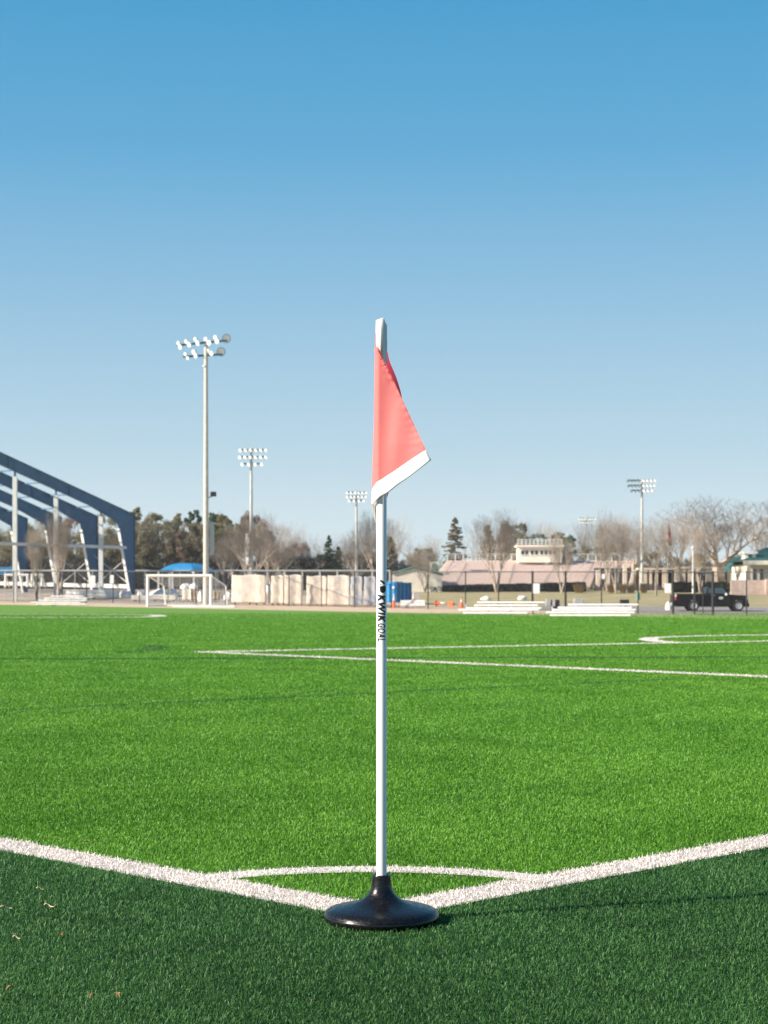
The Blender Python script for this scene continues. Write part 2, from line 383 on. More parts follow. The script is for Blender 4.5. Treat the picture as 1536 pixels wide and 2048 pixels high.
def blades(name, mask, material, label, lmul=1.0):
    x = X[mask & ~under]; y = Y[mask & ~under]; n = len(x); s = y / 3.2
    ln = rng.uniform(.0055, .0115, n) * np.maximum(s, .8) ** .32 * lmul
    wd = rng.uniform(.0009, .0017, n) * np.maximum(s, .9) ** .74
    az = 2.2 * np.sin(x * 1.9 + np.sin(y * 1.4) * 1.6) + 1.6 * np.sin(y * 2.7 + x * .8) + rng.normal(0, 2.0, n); lean = rng.uniform(.35, 1.45, n)       # lean angle of the lower half
    bend = rng.uniform(-.3, 1.2, n)
    fa = az + rng.normal(0, .9, n) + math.pi/2                                    # direction of the blade's width
    wxv, wyv = np.cos(fa) * wd / 2, np.sin(fa) * wd / 2
    h1 = ln * .55; h2 = ln * .45
    x1 = x + np.cos(az) * np.sin(lean) * h1; y1 = y + np.sin(az) * np.sin(lean) * h1; z1 = np.cos(lean) * h1
    l2 = np.minimum(lean + bend, 1.75)
    x2 = x1 + np.cos(az) * np.sin(l2) * h2; y2 = y1 + np.sin(az) * np.sin(l2) * h2; z2 = z1 + np.cos(l2) * h2
    z0 = .0
    V = np.empty((n, 6, 3), np.float32)
    V[:, 0] = np.stack([x - wxv, y - wyv, np.full(n, z0)], 1); V[:, 1] = np.stack([x + wxv, y + wyv, np.full(n, z0)], 1)
    V[:, 2] = np.stack([x1 + wxv, y1 + wyv, z1 + .008], 1); V[:, 3] = np.stack([x1 - wxv, y1 - wyv, z1 + .008], 1)
    V[:, 4] = np.stack([x2 + wxv * .5, y2 + wyv * .5, z2 + .008], 1); V[:, 5] = np.stack([x2 - wxv * .5, y2 - wyv * .5, z2 + .008], 1)
    idx = np.arange(n)[:, None] * 6 + np.array([0, 1, 2, 3, 3, 2, 4, 5])[None]
    me = bpy.data.meshes.new(name)
    me.vertices.add(n * 6); me.vertices.foreach_set('co', V.ravel())
    me.loops.add(n * 8); me.loops.foreach_set('vertex_index', idx.ravel().astype(np.int32))
    me.polygons.add(n * 2); me.polygons.foreach_set('loop_start', np.arange(0, n * 8, 4, dtype=np.int32))
    me.update(calc_edges=True)
    at = me.attributes.new('tone', 'FLOAT', 'POINT')
    big = .5 + .5 * np.sin(x * 3.1 + 1.7 * np.sin(y * 1.3)) * np.sin(y * 2.3 + 1.1 * np.sin(x * 2.1))
    t = np.clip(rng.beta(2.0, 2.4, n) * .78 + .22 * big - .10 * (np.sin(x * 9.7 + 2 * np.sin(y * 7.1)) * np.sin(y * 8.3) > .55), 0, 1)
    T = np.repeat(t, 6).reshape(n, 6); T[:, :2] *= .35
    at.data.foreach_set('value', T.ravel().astype(np.float32))
    me.materials.append(M[material])
    o = bpy.data.objects.new(name, me); col.objects.link(o)
    return tag(o, label, 'artificial grass', kind='stuff')
blades('bright_turf', ~white & ~dline & ~dark_side, 'blade', 'bright green artificial grass inside the white boundary lines')
blades('dark_grass', ~white & (dark_side | dline), 'blade_dark', 'dark green artificial grass in front of the boundary lines')
blades('white_turf', white, 'blade_white', 'white artificial grass tufts forming the field lines', 1.05)

# ------------------------------------------------------------------ the corner flag
D0 = F * H / (1849 - HOR); FX = wx(763, D0); PXM = D0 / F     # metres per photo pixel at the flag
root = thing('corner_flag', 'coral red corner flag on a white pole in a black rubber base', 'corner flag', (FX, D0, 0))
base = MB().lathe([(.0, .006), (.118, .006), (.134, .007), (.1400, .0120), (.1425, .0195), (.1420, .0255), (.1412, .0262), (.1412, .0270), (.1416, .0278), (.1388, .0335), (.1320, .0385), (.120, .0422), (.101, .0470), (.082, .0505), (.066, .0550),
    (.0515, .0610), (.040, .0690), (.0325, .0780), (.0278, .087), (.0256, .097), (.0243, .108), (.0234, .119), (.0231, .1225), (.0222, .1242), (.0190, .1245), (.0166, .1232), (.0160, .112), (.0, .112)],
    c=(FX, D0, 0), n=96, capa=False, capb=False)
rub = mat('rubber', (.005, .005, .006), .32, c2=(.010, .010, .011), scale=14, detail=8, spec=.38, bump=.06, bscale=26)
_n = rub.node_tree; _t = _n.nodes.new('ShaderNodeTexNoise'); _t.inputs['Scale'].default_value = 22; _t.inputs['Detail'].default_value = 9
_mr = _n.nodes.new('ShaderNodeMapRange'); _mr.inputs['From Min'].default_value = .4; _mr.inputs['From Max'].default_value = .7
_mr.inputs['To Min'].default_value = .22; _mr.inputs['To Max'].default_value = .42
_n.links.new(_t.outputs['Fac'], _mr.inputs['Value']); _n.links.new(_mr.outputs[0], _n.nodes['Principled BSDF'].inputs['Roughness'])
_cr = _n.nodes.new('ShaderNodeTexNoise'); _cr.inputs['Scale'].default_value = 45; _cr.inputs['Detail'].default_value = 12; _cr.inputs['Roughness'].default_value = .72
_rr = _n.nodes.new('ShaderNodeValToRGB'); _rr.color_ramp.elements[0].position = .56; _rr.color_ramp.elements[0].color = (.005, .005, .006, 1)
_rr.color_ramp.elements[1].position = .74; _rr.color_ramp.elements[1].color = (.055, .050, .042, 1)
_n.links.new(_cr.outputs['Fac'], _rr.inputs[0]); _n.links.new(_rr.outputs[0], _n.nodes['Principled BSDF'].inputs['Base Color'])
bo = base.build('base', rub, root, smooth=True)
RP = 10.35 * PXM; ZT = wz(652, D0)
po = MB().lathe([(RP, .06), (RP, ZT - .002), (RP - .002, ZT)], c=(FX, D0, 0), n=48).build('pole', 'pvc', root, smooth=True)
def fpt(px, py, dy=0.0):     # a point near the flag's plane given in photo pixels
    return Vector((FX + (px - 763) * PXM, D0 + dy, wz(py, D0)))

# lettering, wrapped round the pole
def pole_wrap(u, v, r=RP + .0008):     # u: metres to the right round the pole, v: world height
    a = u / r
    return (FX + math.sin(a) * r, D0 - math.cos(a) * r, v)
def wrapped(name, verts2d, faces, parent):
    bm = bmesh.new(); vs = [bm.verts.new((a, b, 0)) for a, b in verts2d]
    for f in faces:
        try: bm.faces.new([vs[i] for i in f])
        except ValueError: pass
    bmesh.ops.triangulate(bm, faces=bm.faces[:])
    for _ in range(3):
        es = [e for e in bm.edges if e.calc_length() > .0022]
        if es: bmesh.ops.subdivide_edges(bm, edges=es, cuts=1); bmesh.ops.triangulate(bm, faces=bm.faces[:])
    for v in bm.verts: v.co = Vector(pole_wrap(v.co.x, v.co.y))
    me = bpy.data.meshes.new(name); bm.to_mesh(me); bm.free()
    me.transform(Matrix.Translation(-base_of(parent)))
    me.materials.append(M['ink']); o = bpy.data.objects.new(name, me); col.objects.link(o); o.parent = parent
    return o
def text_mesh(body, bold):
    cu = bpy.data.curves.new('t', 'FONT'); cu.body = body; cu.size = 1; cu.shear = .22
    cu.offset = .048 if bold else .019; cu.space_character = 1.16
    cu.resolution_u = 4
    o = bpy.data.objects.new('t', cu); col.objects.link(o); bpy.context.view_layer.update()
    me = bpy.data.meshes.new_from_object(o.evaluated_get(bpy.context.evaluated_depsgraph_get()))
    vs = np.array([v.co[:2] for v in me.vertices]); fs = [tuple(p.vertices) for p in me.polygons]
    bpy.data.objects.remove(o); bpy.data.meshes.remove(me); bpy.data.curves.remove(cu)
    return vs, fs
def letters(body, y0, y1, bold, name):
    vs, fs = text_mesh(body, bold)
    lo = vs.min(0); hi = vs.max(0); t = (vs - lo) / (hi - lo)
    arc_ = 2 * RP * math.asin(7.6 / 10.35)
    out = [((b - .5) * arc_, wz(y0 + (y1 - y0) * a, D0)) for a, b in t]
    return wrapped(name, out, fs, po)
letters('KWIK', 1189, 1245.5, True, 'lettering'); letters('GOAL', 1246.5, 1282, None, 'lettering')
def emb(pts):     # polygon in zoomed-photo coordinates (12.8x, origin 720,1140)
    out = []
    for a, b in pts:
        px = 720 + a / 12.8; k = max(-.985, min(.985, (px - 763) / 10.35))
        out.append((RP * math.asin(k), wz(1140 + b / 12.8, D0)))
    return out
ems = [[(488,272),(520,256),(560,262),(605,295),(632,330),(642,358),(604,372),(585,350),(560,325),(525,298)],
       [(500,425),(560,412),(630,400),(652,430),(658,490),(648,545),(620,580),(585,590),(545,578),(518,560),(510,520)],
       [(498,372),(524,358),(542,382),(512,384)], [(455,372),(462,372),(464,400),(457,400)], [(456,425),(470,430),(490,515),(482,520)], [(640,392),(655,400),(656,418),(646,402)]]
ev = []; ef = []
for pg in ems:
    q = emb(pg); ef.append(tuple(range(len(ev), len(ev) + len(q)))); ev += q
wrapped('emblem', ev, ef, po)

# the cloth
def cloth_mat():
    m = bpy.data.materials.new('flag_cloth'); m.use_nodes = True; n = m.node_tree; b = n.nodes['Principled BSDF']
    b.inputs['Base Color'].default_value = (.93, .275, .255, 1); b.inputs['Roughness'].default_value = .62; b.inputs['Sheen Weight'].default_value = .5
    b.inputs['Specular IOR Level'].default_value = .25
    tl = n.nodes.new('ShaderNodeBsdfTranslucent'); tl.inputs[0].default_value = (.95, .01, .05, 1)
    mx = n.nodes.new('ShaderNodeMixShader'); mx.inputs[0].default_value = .38
    tc = n.nodes.new('ShaderNodeTexCoord'); ns = n.nodes.new('ShaderNodeTexNoise'); ns.inputs['Scale'].default_value = 55; ns.inputs['Detail'].default_value = 3
    bp = n.nodes.new('ShaderNodeBump'); bp.inputs['Strength'].default_value = .18; bp.inputs['Distance'].default_value = .004
    n.links.new(tc.outputs['Object'], ns.inputs['Vector']); n.links.new(ns.outputs['Fac'], bp.inputs['Height']); n.links.new(bp.outputs[0], b.inputs['Normal'])
    n.links.new(b.outputs[0], mx.inputs[1]); n.links.new(tl.outputs[0], mx.inputs[2]); n.links.new(mx.outputs[0], n.nodes['Material Output'].inputs[0])
    return m
M['flag_red'] = cloth_mat()
M['flag_white'] = mat('flag_white', (.84, .82, .77), .7, var=.02, scale=30, trans=.12)
FLF = spline([(752, 646), (750, 700), (749, 760), (747.5, 860), (745, 930), (743.3, 985), (743, 1012)], 10)   # left fold
FRT = spline([(752.5, 692), (757, 706), (766, 721), (776, 741), (803, 800), (828, 855), (850.5, 905)], 10)     # hem
def lerp_poly(pl, t):
    k = t * (len(pl) - 1); i = min(int(k), len(pl) - 2); return pl[i] + (pl[i+1] - pl[i]) * (k - i)
def surf_y(px, py, s):
    """depth of the front cloth (negative = nearer the camera); s: 0 left fold .. 1 hem"""
    r = (RP + .004)
    x = (px - 763) * PXM; base_y = -r * 1.05
    low = min(1, max(0, (py - 690) / 200))
    # leaves the pole on the left, wraps round in front, then swings right with soft folds
    xl = (749.5 - 763) * PXM
    k = max(0., min(1., (px - 744) / 16.))
    y = base_y * math.sin(k * math.pi / 2) - .004 * low
    g = max(0., (px - 758) / 90.); g = g * g / (g + .08)
    y += .0018 * math.exp(-((px - 774 - (py - 800) * .01) / 14.) ** 2) * min(1, max(0, (py - 735) / 60)) * (1 - .6 * min(1, max(0, (py - 880) / 110)))
    y += -.042 * g * low + .0015 * math.sin(g * 9 + (py - 800) / 40.) * min(1, g * 3)
    # puckers along the hem
    pk = math.exp(-((1 - s) / .13) ** 2) * .0006
    y += pk * math.sin(py / 3.0 + 4 * math.sin(py / 23.))
    return y
def front_grid(top_t0, nu=46, nv=150):
    pass
def sheet(name, rowsP, material, parent, th=.0007):
    mb = MB(); nr = len(rowsP); nc = len(rowsP[0])
    mb.add([p for r in rowsP for p in r], [(i*nc+j, i*nc+j+1, (i+1)*nc+j+1, (i+1)*nc+j) for i in range(nr-1) for j in range(nc-1)])
    o = mb.build(name, material, parent, smooth=True)
    if material != 'flag_red':
        sm = o.modifiers.new('thick', 'SOLIDIFY'); sm.thickness = th; sm.offset = 0
    return o
# red front panel: rows run from the fold (s=0) to the hem (s=1)
BTL = np.array([743., 985.]); 
band_top = spline([(743.2, 985), (746, 976), (755, 965), (768, 957), (790, 943), (820, 923), (850.5, 904)], 10)
band_bot = spline([(743, 1014), (746, 1008), (753, 1001), (765, 993), (776, 987), (795, 972), (820, 955), (861, 924)], 10)
def front_rows(nu, nv):
    rows = []
    for i in range(nv + 1):
        t = i / nv
        r = []
        for j in range(nu + 1):
            s = j / nu
            # bottom profile is the top edge of the white band; left = fold, right = hem
            L = lerp_poly([p for p in FLF if 690 <= p[1] <= 986], t); Rr = lerp_poly(FRT, t)
            if t < 1: 
                B = L + (Rr - L) * s
                bt = lerp_poly(band_top, s); lin_ = np.array([743.2, 985.]) + (np.array([850.5, 904.]) - np.array([743.2, 985.])) * s
                B = B + (bt - lin_) * t ** 6
            else: B = lerp_poly(band_top, s)
            r.append(fpt(B[0], B[1], surf_y(B[0], B[1], s)))
        rows.append(r)
    return rows
fl = thing('flag', None, None, (0, 0, 0)); fl.parent = root; fl.empty_display_size = .05
fr_rows = front_rows(48, 130)
cl = sheet('cloth', fr_rows, 'flag_red', fl)
for k in list(fl.keys()): 
    pass
rows = []
for i in range(9):
    t = i / 8; r = []
    for j in range(49):
        s = j / 48; a = lerp_poly(band_top, s); b = lerp_poly(band_bot, s); p = a + (b - a) * t
        r.append(fpt(p[0], p[1], surf_y(p[0], p[1], 0.0 if s < .9 else .0) - .0012))
    rows.append(r)
sheet('white_band', rows, 'flag_white', fl)
# stitched hem along the free diagonal edge
rows = []
for i in range(121):
    t = i / 120; e_ = lerp_poly(FRT, t); r = []
    for j in range(4):
        dx_ = (j / 3) * (6.5 + .5 * math.sin(i * .9)) - .3
        p_ = np.array([e_[0] - dx_ * .9 + .3, e_[1] + dx_ * .42]) 
        if i < 6: p_ = e_ + (p_ - e_) * (.3 + i / 9)
        r.append(fpt(p_[0], p_[1], surf_y(p_[0], p_[1], 1 - .06 * j) - .0010 - .0007 * math.sin(j / 3 * math.pi) - .0005 * math.sin(i * 1.25)))
    rows.append(r)
sheet('hem', rows, 'flag_red', fl)
# the part of the cloth behind the pole: from the fold round the back to the right-hand edge
FB = spline([(776, 700), (780, 718), (795.5, 757), (805, 800), (800, 860), (790, 930), (776, 985)], 8)
rows = []
LB = [p for p in FLF if 650 <= p[1] <= 986]
for i in range(61):
    t = i / 60; r = []
    for j in range(21):
        s = j / 20; a = lerp_poly(LB, t); b = lerp_poly(FB, t); 
        if b[1] > 800: b = np.array([b[0] - 0, b[1]])
        p = a + (b - a) * s
        p = p + np.array([0, 0])
        r.append(fpt(p[0], p[1], .002 + .052 * s + .003 * math.sin(s * 7 + i * .12)))
    rows.append(r)
sheet('back_cloth', rows, 'flag_red', fl)
# loose lower corner: red sliver, grey-white reverse of the band
rows = [[fpt(743.2, 1008, -.001), fpt(748, 1004, .004), fpt(753, 1003, .012)], [fpt(745, 1016, .0), fpt(749, 1015, .006), fpt(753, 1014, .013)],
        [fpt(747, 1026, .002), fpt(750, 1027, .007), fpt(753, 1028, .014)], [fpt(750.5, 1044, .006), fpt(751.5, 1045, .010), fpt(752.5, 1046, .015)]]
sheet('loose_corner', rows, 'flag_white', fl)
sheet('loose_edge', [[fpt(774, 978, .016), fpt(780, 976, .018)], [fpt(773.5, 996, .016), fpt(777, 986, .018)]], 'flag_red', fl)
sheet('loose_edge', [[fpt(747, 1006, .010), fpt(755, 1000, .016)], [fpt(748.5, 1020, .012), fpt(755, 1012, .017)]], 'flag_red', fl)
# white sleeve over the pole top, cut on the slant
mb = MB(); n = 40; rs = RP + .0012; rr = []
for k in range(n):
    a = 2 * math.pi * k / n; x = math.sin(a); yb = -math.cos(a)
    px = 763 + x * 11.2
    top = np.interp(px, [751.8, 757, 765, 767, 769, 771, 774.4], [641.5, 640.5, 638.5, 636.5, 641, 646, 650]) if yb < .3 else np.interp(px, [751, 775], [642, 650])
    bot = np.interp(px, [751, 757, 765, 766.5, 775], [700, 712, 727, 728, 724])
    rr.append((px, top, bot, x, yb))
G1 = []; 
for u in range(7):
    t = u / 6; ring = []
    for (px, top, bot, x, yb) in rr:
        q = fpt(763, top + (bot - top) * t); rad = rs * (1 + .02 * math.sin(u * 2.1 + px))
        if u == 0: rad *= .97
        ring.append((q.x + x * rad, D0 + yb * rad, q.z))
    G1.append(ring)
mb.add([p for r in G1 for p in r], [(i*n+k, i*n+(k+1)%n, (i+1)*n+(k+1)%n, (i+1)*n+k) for i in range(6) for k in range(n)])
slv = mb.build('sleeve', 'flag_white', fl, smooth=True)
# seam flap on the sleeve
sheet('sleeve_flap', [[fpt(752.3, 641, -.002), fpt(758, 640.3, -.0142), fpt(765.5, 637.6, -.0165), fpt(767.5, 636, -.0150)],
                      [fpt(752.2, 670, -.002), fpt(758, 668, -.0142), fpt(765, 666, -.0170), fpt(766.8, 668, -.0148)],
                      [fpt(752.3, 694, -.002), fpt(757.5, 704, -.0140), fpt(764.5, 718, -.0168), fpt(765.6, 721, -.0146)]], 'flag_white', fl, .001)
sheet('hem_edge', [[fpt(751.8, 644, -.001), fpt(753.8, 645, -.006)], [fpt(750.5, 690, -.001), fpt(752.3, 694, -.006)]], 'flag_red', fl)

# dry leaves and twigs lying on the turf
def debris(px, py, L, ang, kind, label):
    d = ground_d(py); x, y = wx(px, d), d; mb = MB(); o = Vector((x, y, .026))
    if kind == 'twig':
        pts = [Vector((math.cos(ang + .5 * math.sin(k * 1.3)) * L * (k / 5 - .5), math.sin(ang) * L * (k / 5 - .5), .004 * math.sin(k * 1.1) + .002)) + o for k in range(6)]
        for a, b in zip(pts[:-1], pts[1:]): mb.tube(a, b, .0016, .0013, 6)
        mb.tube(pts[2], pts[2] + Vector((-L*.2, -L*.22, .005)), .0013, .0008, 6)
        ob = mb.build('dry_twig', 'straw', loc=o)
    else:
        n = 9; vs = []
        for k in range(n):
            t = k / (n - 1); hw = L * .22 * math.sin(math.pi * t ** .8) + .0005
            c = Vector((math.cos(ang), math.sin(ang), 0)) * (L * (t - .5)) + Vector((0, 0, .006 * math.sin(t * 3)))
            nrm = Vector((-math.sin(ang), math.cos(ang), .35))
            vs += [c + nrm * hw + o, c + o - Vector((0, 0, .002)), c - nrm * hw + o + Vector((0, 0, .004))]
        mb.add(vs, [f for k in range(n - 1) for f in ((3*k, 3*k+1, 3*k+4, 3*k+3), (3*k+1, 3*k+2, 3*k+5, 3*k+4))])
        ob = mb.build('dry_leaf', 'debris', loc=o); s_ = ob.modifiers.new('thick', 'SOLIDIFY'); s_.thickness = .0006
    tag(ob, label, 'twig' if kind == 'twig' else 'leaf')
debris(12, 1836, .032, .05, 'twig', 'straight straw coloured twig at the left edge of the dark turf')
debris(98, 1832, .030, -.5, 'twig', 'forked straw coloured twig on the dark turf near the left edge')
debris(80, 1797, .020, .1, 'twig', 'tiny curved straw twig just below the left boundary line')
debris(33, 1898, .018, -.2, 'twig', 'thin pale thread of straw on the dark turf at lower left')
debris(20, 2004, .016, .6, 'leaf', 'curled orange brown leaf near the bottom left corner')
debris(172, 1702, .016, .1, 'leaf', 'small rust coloured leaf on bright turf above the left boundary line')
debris(184, 2020, .012, 1.0, 'leaf', 'small upright brown leaf scrap at the bottom of the dark turf')
debris(236, 2018, .013, -.9, 'leaf', 'small tan leaf scrap low on the dark turf right of another scrap')
debris(126, 1892, .010, 1.2, 'leaf', 'tiny reddish leaf scrap in the middle of the dark turf on the left')

# ------------------------------------------------------------------ trees
def grow(mb_lo, mb_hi, base, h, spread, seed, levels=6, up=.55, fork=3, trunk_r=None, multi=1, wid=1.0, twig=1.0, lean=None, fork_h=.25):
    r = random.Random(seed); tips = []
    tr = (trunk_r or h * .022) * 1.25
    def br(p, d, L, rad, lv):
        n = 3 if lv <= 1 else 2; q = Vector(p); dd = Vector(d)
        for i in range(n):
            nd = (dd + Vector((r.uniform(-1, 1), r.uniform(-1, 1), r.uniform(-.6, 1))) * .13 + Vector((0, 0, .05))).normalized()
            e = q + nd * (L / n); r1 = rad * (1 - .28 / n * (i + 1)) if i < n else rad
            (mb_lo if lv <= 2 else mb_hi).tube(q, e, rad, r1, 6 if lv < 2 else (4 if lv < 4 else 3), cap=False)
            q, dd, rad = e, nd, r1
            if lv >= 1 and i < n - 1 and lv < levels and r.random() < (.9 if lv < 3 else .5):
                side(q, dd, L * .55, rad * .5, lv + 1)
        if lv >= levels: tips.append(q); return
        k = fork if lv < 3 else 2 + (r.random() < .45)
        a0 = r.uniform(0, 6.28)
        for j in range(k):
            side(q, dd, L * r.uniform(.62, .86), rad * r.uniform(.6, .8), lv + 1, a0 + j * 6.283 / k + r.uniform(-.4, .4))
    def side(q, dd, L, rad, lv, az=None):
        az = r.uniform(0, 6.28) if az is None else az
        u = dd.orthogonal().normalized(); v = dd.cross(u)
        ang = r.uniform(.28, .68) * spread
        nd = dd * math.cos(ang) + (u * math.cos(az) + v * math.sin(az)) * math.sin(ang)
        nd = (nd + Vector((0, 0, up * .3))).normalized()
        br(q, nd, L, max(rad, .0055 * twig), lv)
    tot = sum(.74 ** k for k in range(levels)) 
    for m in range(multi):
        a = 6.28 * m / multi + seed; l_ = .0 if multi == 1 else r.uniform(.2, .45) * wid
        d0 = Vector((math.cos(a) * l_, math.sin(a) * l_ * .6, 1)); 
        if lean and multi == 1: d0 = Vector(lean)
        br(Vector(base), d0.normalized(), h * fork_h, tr * (1 if multi == 1 else .7), 0)
    return tips
def fit(parts, base, h, wdt=None):
    """scale a grown tree so that it is exactly h tall (and wdt wide)"""
    allv = np.concatenate([v for mb in parts for v in mb.v]); z = allv[:, 2].max() - base[2]
    xw = np.percentile(allv[:, 0], 98) - np.percentile(allv[:, 0], 2)
    sz = h / z; sxy = (wdt / xw) if wdt else sz
    for mb in parts:
        for i, v in enumerate(mb.v):
            v = v.copy(); v[:, 2] = base[2] + (v[:, 2] - base[2]) * sz
            v[:, 0] = base[0] + (v[:, 0] - base[0]) * sxy; v[:, 1] = base[1] + (v[:, 1] - base[1]) * sxy; mb.v[i] = v
def leaf_cloud(mb, centers, radii, n, size, seed, flat=1.0):
    g = np.random.default_rng(seed); k = g.integers(0, len(centers), n)
    C_ = np.array(centers)[k]; Rr = np.array(radii)[k]
    d = g.normal(size=(n, 3)); d /= np.linalg.norm(d, axis=1)[:, None]
    p = C_ + d * (Rr * (g.random(n) ** .45)[:, None] if Rr.ndim == 2 else (Rr * g.random(n) ** .45)[:, None])
    a = g.normal(size=(n, 3)); a /= np.linalg.norm(a, axis=1)[:, None]; b = np.cross(a, g.normal(size=(n, 3))); b /= np.linalg.norm(b, axis=1)[:, None]
    s = size * g.uniform(.5, 1.2, n)[:, None]
    V = np.stack([p - a * s, p - b * s * .5, p + a * s, p + b * s * .5], 1).reshape(-1, 3)
    mb.add(V, [(4*i, 4*i+1, 4*i+2, 4*i+3) for i in range(n)])
LIB = {}
def bare_tree(key, px, top, d, label, name='bare_tree', group=None, wpx=None, bark='bark', **kw):
    g = G(px, d); h = wz(top, d) - g.z
    t = thing(name, label, 'tree', g, group)
    if key in LIB:
        me_t, me_b, h0, w0 = LIB[key]; sc_h = h / h0; sw = (wpx * d / F / w0) if wpx else sc_h
        rz = R.uniform(0, 6.28)
        for nm, me in (('trunk', me_t), ('branches', me_b)):
            o = bpy.data.objects.new(nm, me); col.objects.link(o); o.parent = t
        t.scale = (sw, sw, sc_h); t.rotation_euler.z = rz
        return t
    a, b = MB(), MB(); grow(a, b, (0, 0, 0), 10, kw.pop('spread', 1.0), kw.pop('seed', 1), **kw)
    wd_ = wpx * d / F if wpx else None
    fit([a, b], (0, 0, 0), h, wd_)
    o1 = a.build('trunk', bark, t, loc=(0, 0, 0)); o2 = b.build('branches', 'twig', t, loc=(0, 0, 0))
    allv = np.concatenate(b.v); LIB[key] = (o1.data, o2.data, h, np.percentile(allv[:, 0], 98) - np.percentile(allv[:, 0], 2))
    return t
def leafy_tree(px, top, d, label, leaf, wpx, shape='round', name='leafy_tree', group=None, seed=0, dens=1.0, base_py=None):
    g = G(px, d); h = wz(top, d) - g.z; wd = wpx * 1.3 * d / F; r = random.Random(seed * 31 + int(px))
    t = thing(name, label, 'tree', g, group)
    a, b = MB(), MB(); tips = grow(a, a, (0, 0, 0), 10, .8, seed + 3, levels=3, fork=3); fit([a], (0, 0, 0), h * .9, wd * .55)
    a.build('trunk', 'bark', t, loc=(0, 0, 0))
    cs = []; rs = []
    nk = 90
    for k in range(nk):
        zf = r.uniform(.04, .99)
        if shape == 'cone': ww = (1 - zf) ** .8 * 1.0 + .05
        elif shape == 'oval': ww = math.sin(math.pi * min(1, zf * .80 + .14)) ** .6
        else: ww = math.sin(math.pi * min(1, zf * .72 + .20)) ** .6
        an = r.uniform(0, 6.28); rad = wd / 2 * ww * r.uniform(.35, .92)
        s_ = wd * r.uniform(.08, .16) * (.5 + .5 * ww)
        cs.append((math.cos(an) * rad, math.sin(an) * rad, h * zf - s_ * .5)); rs.append((s_, s_, s_ * r.uniform(.7, 1.3)))
    n = int(12000 * dens); leaf_cloud(b, cs, rs, n, max(.09, h * .012), seed)
    b.build('crown', leaf, t, loc=(0, 0, 0))
    return t
def conifer(px, top, d, label, leaf, wpx, seed=1, group=None):
    g = G(px, d); h = wz(top, d) - g.z; wd = wpx * d / F; r = random.Random(seed)
    t = thing('conifer', label, 'tree', g, group)
    MB().tube((0, 0, 0), (0, 0, h * .97), h * .02, h * .003, 7).build('trunk', 'bark', t, loc=(0, 0, 0))
    b = MB(); cs = []; rs = []
    for k in range(150):
        zf = r.uniform(.03, 1) ** .95; an = r.uniform(0, 6.28); L = wd / 2 * (1 - zf) ** .75 * r.uniform(.55, 1.15) + .05
        for q in (.35, .7, 1.0):
            s_ = .10 * wd * (1.1 - q * .6) * (1.15 - zf); cs.append((math.cos(an) * L * q, math.sin(an) * L * q, h * zf - L * q * .15)); rs.append((s_, s_, s_ * .5))
    leaf_cloud(b, cs, rs, 8000, max(.12, h * .018), seed); b.build('crown', leaf, t, loc=(0, 0, 0)); return t

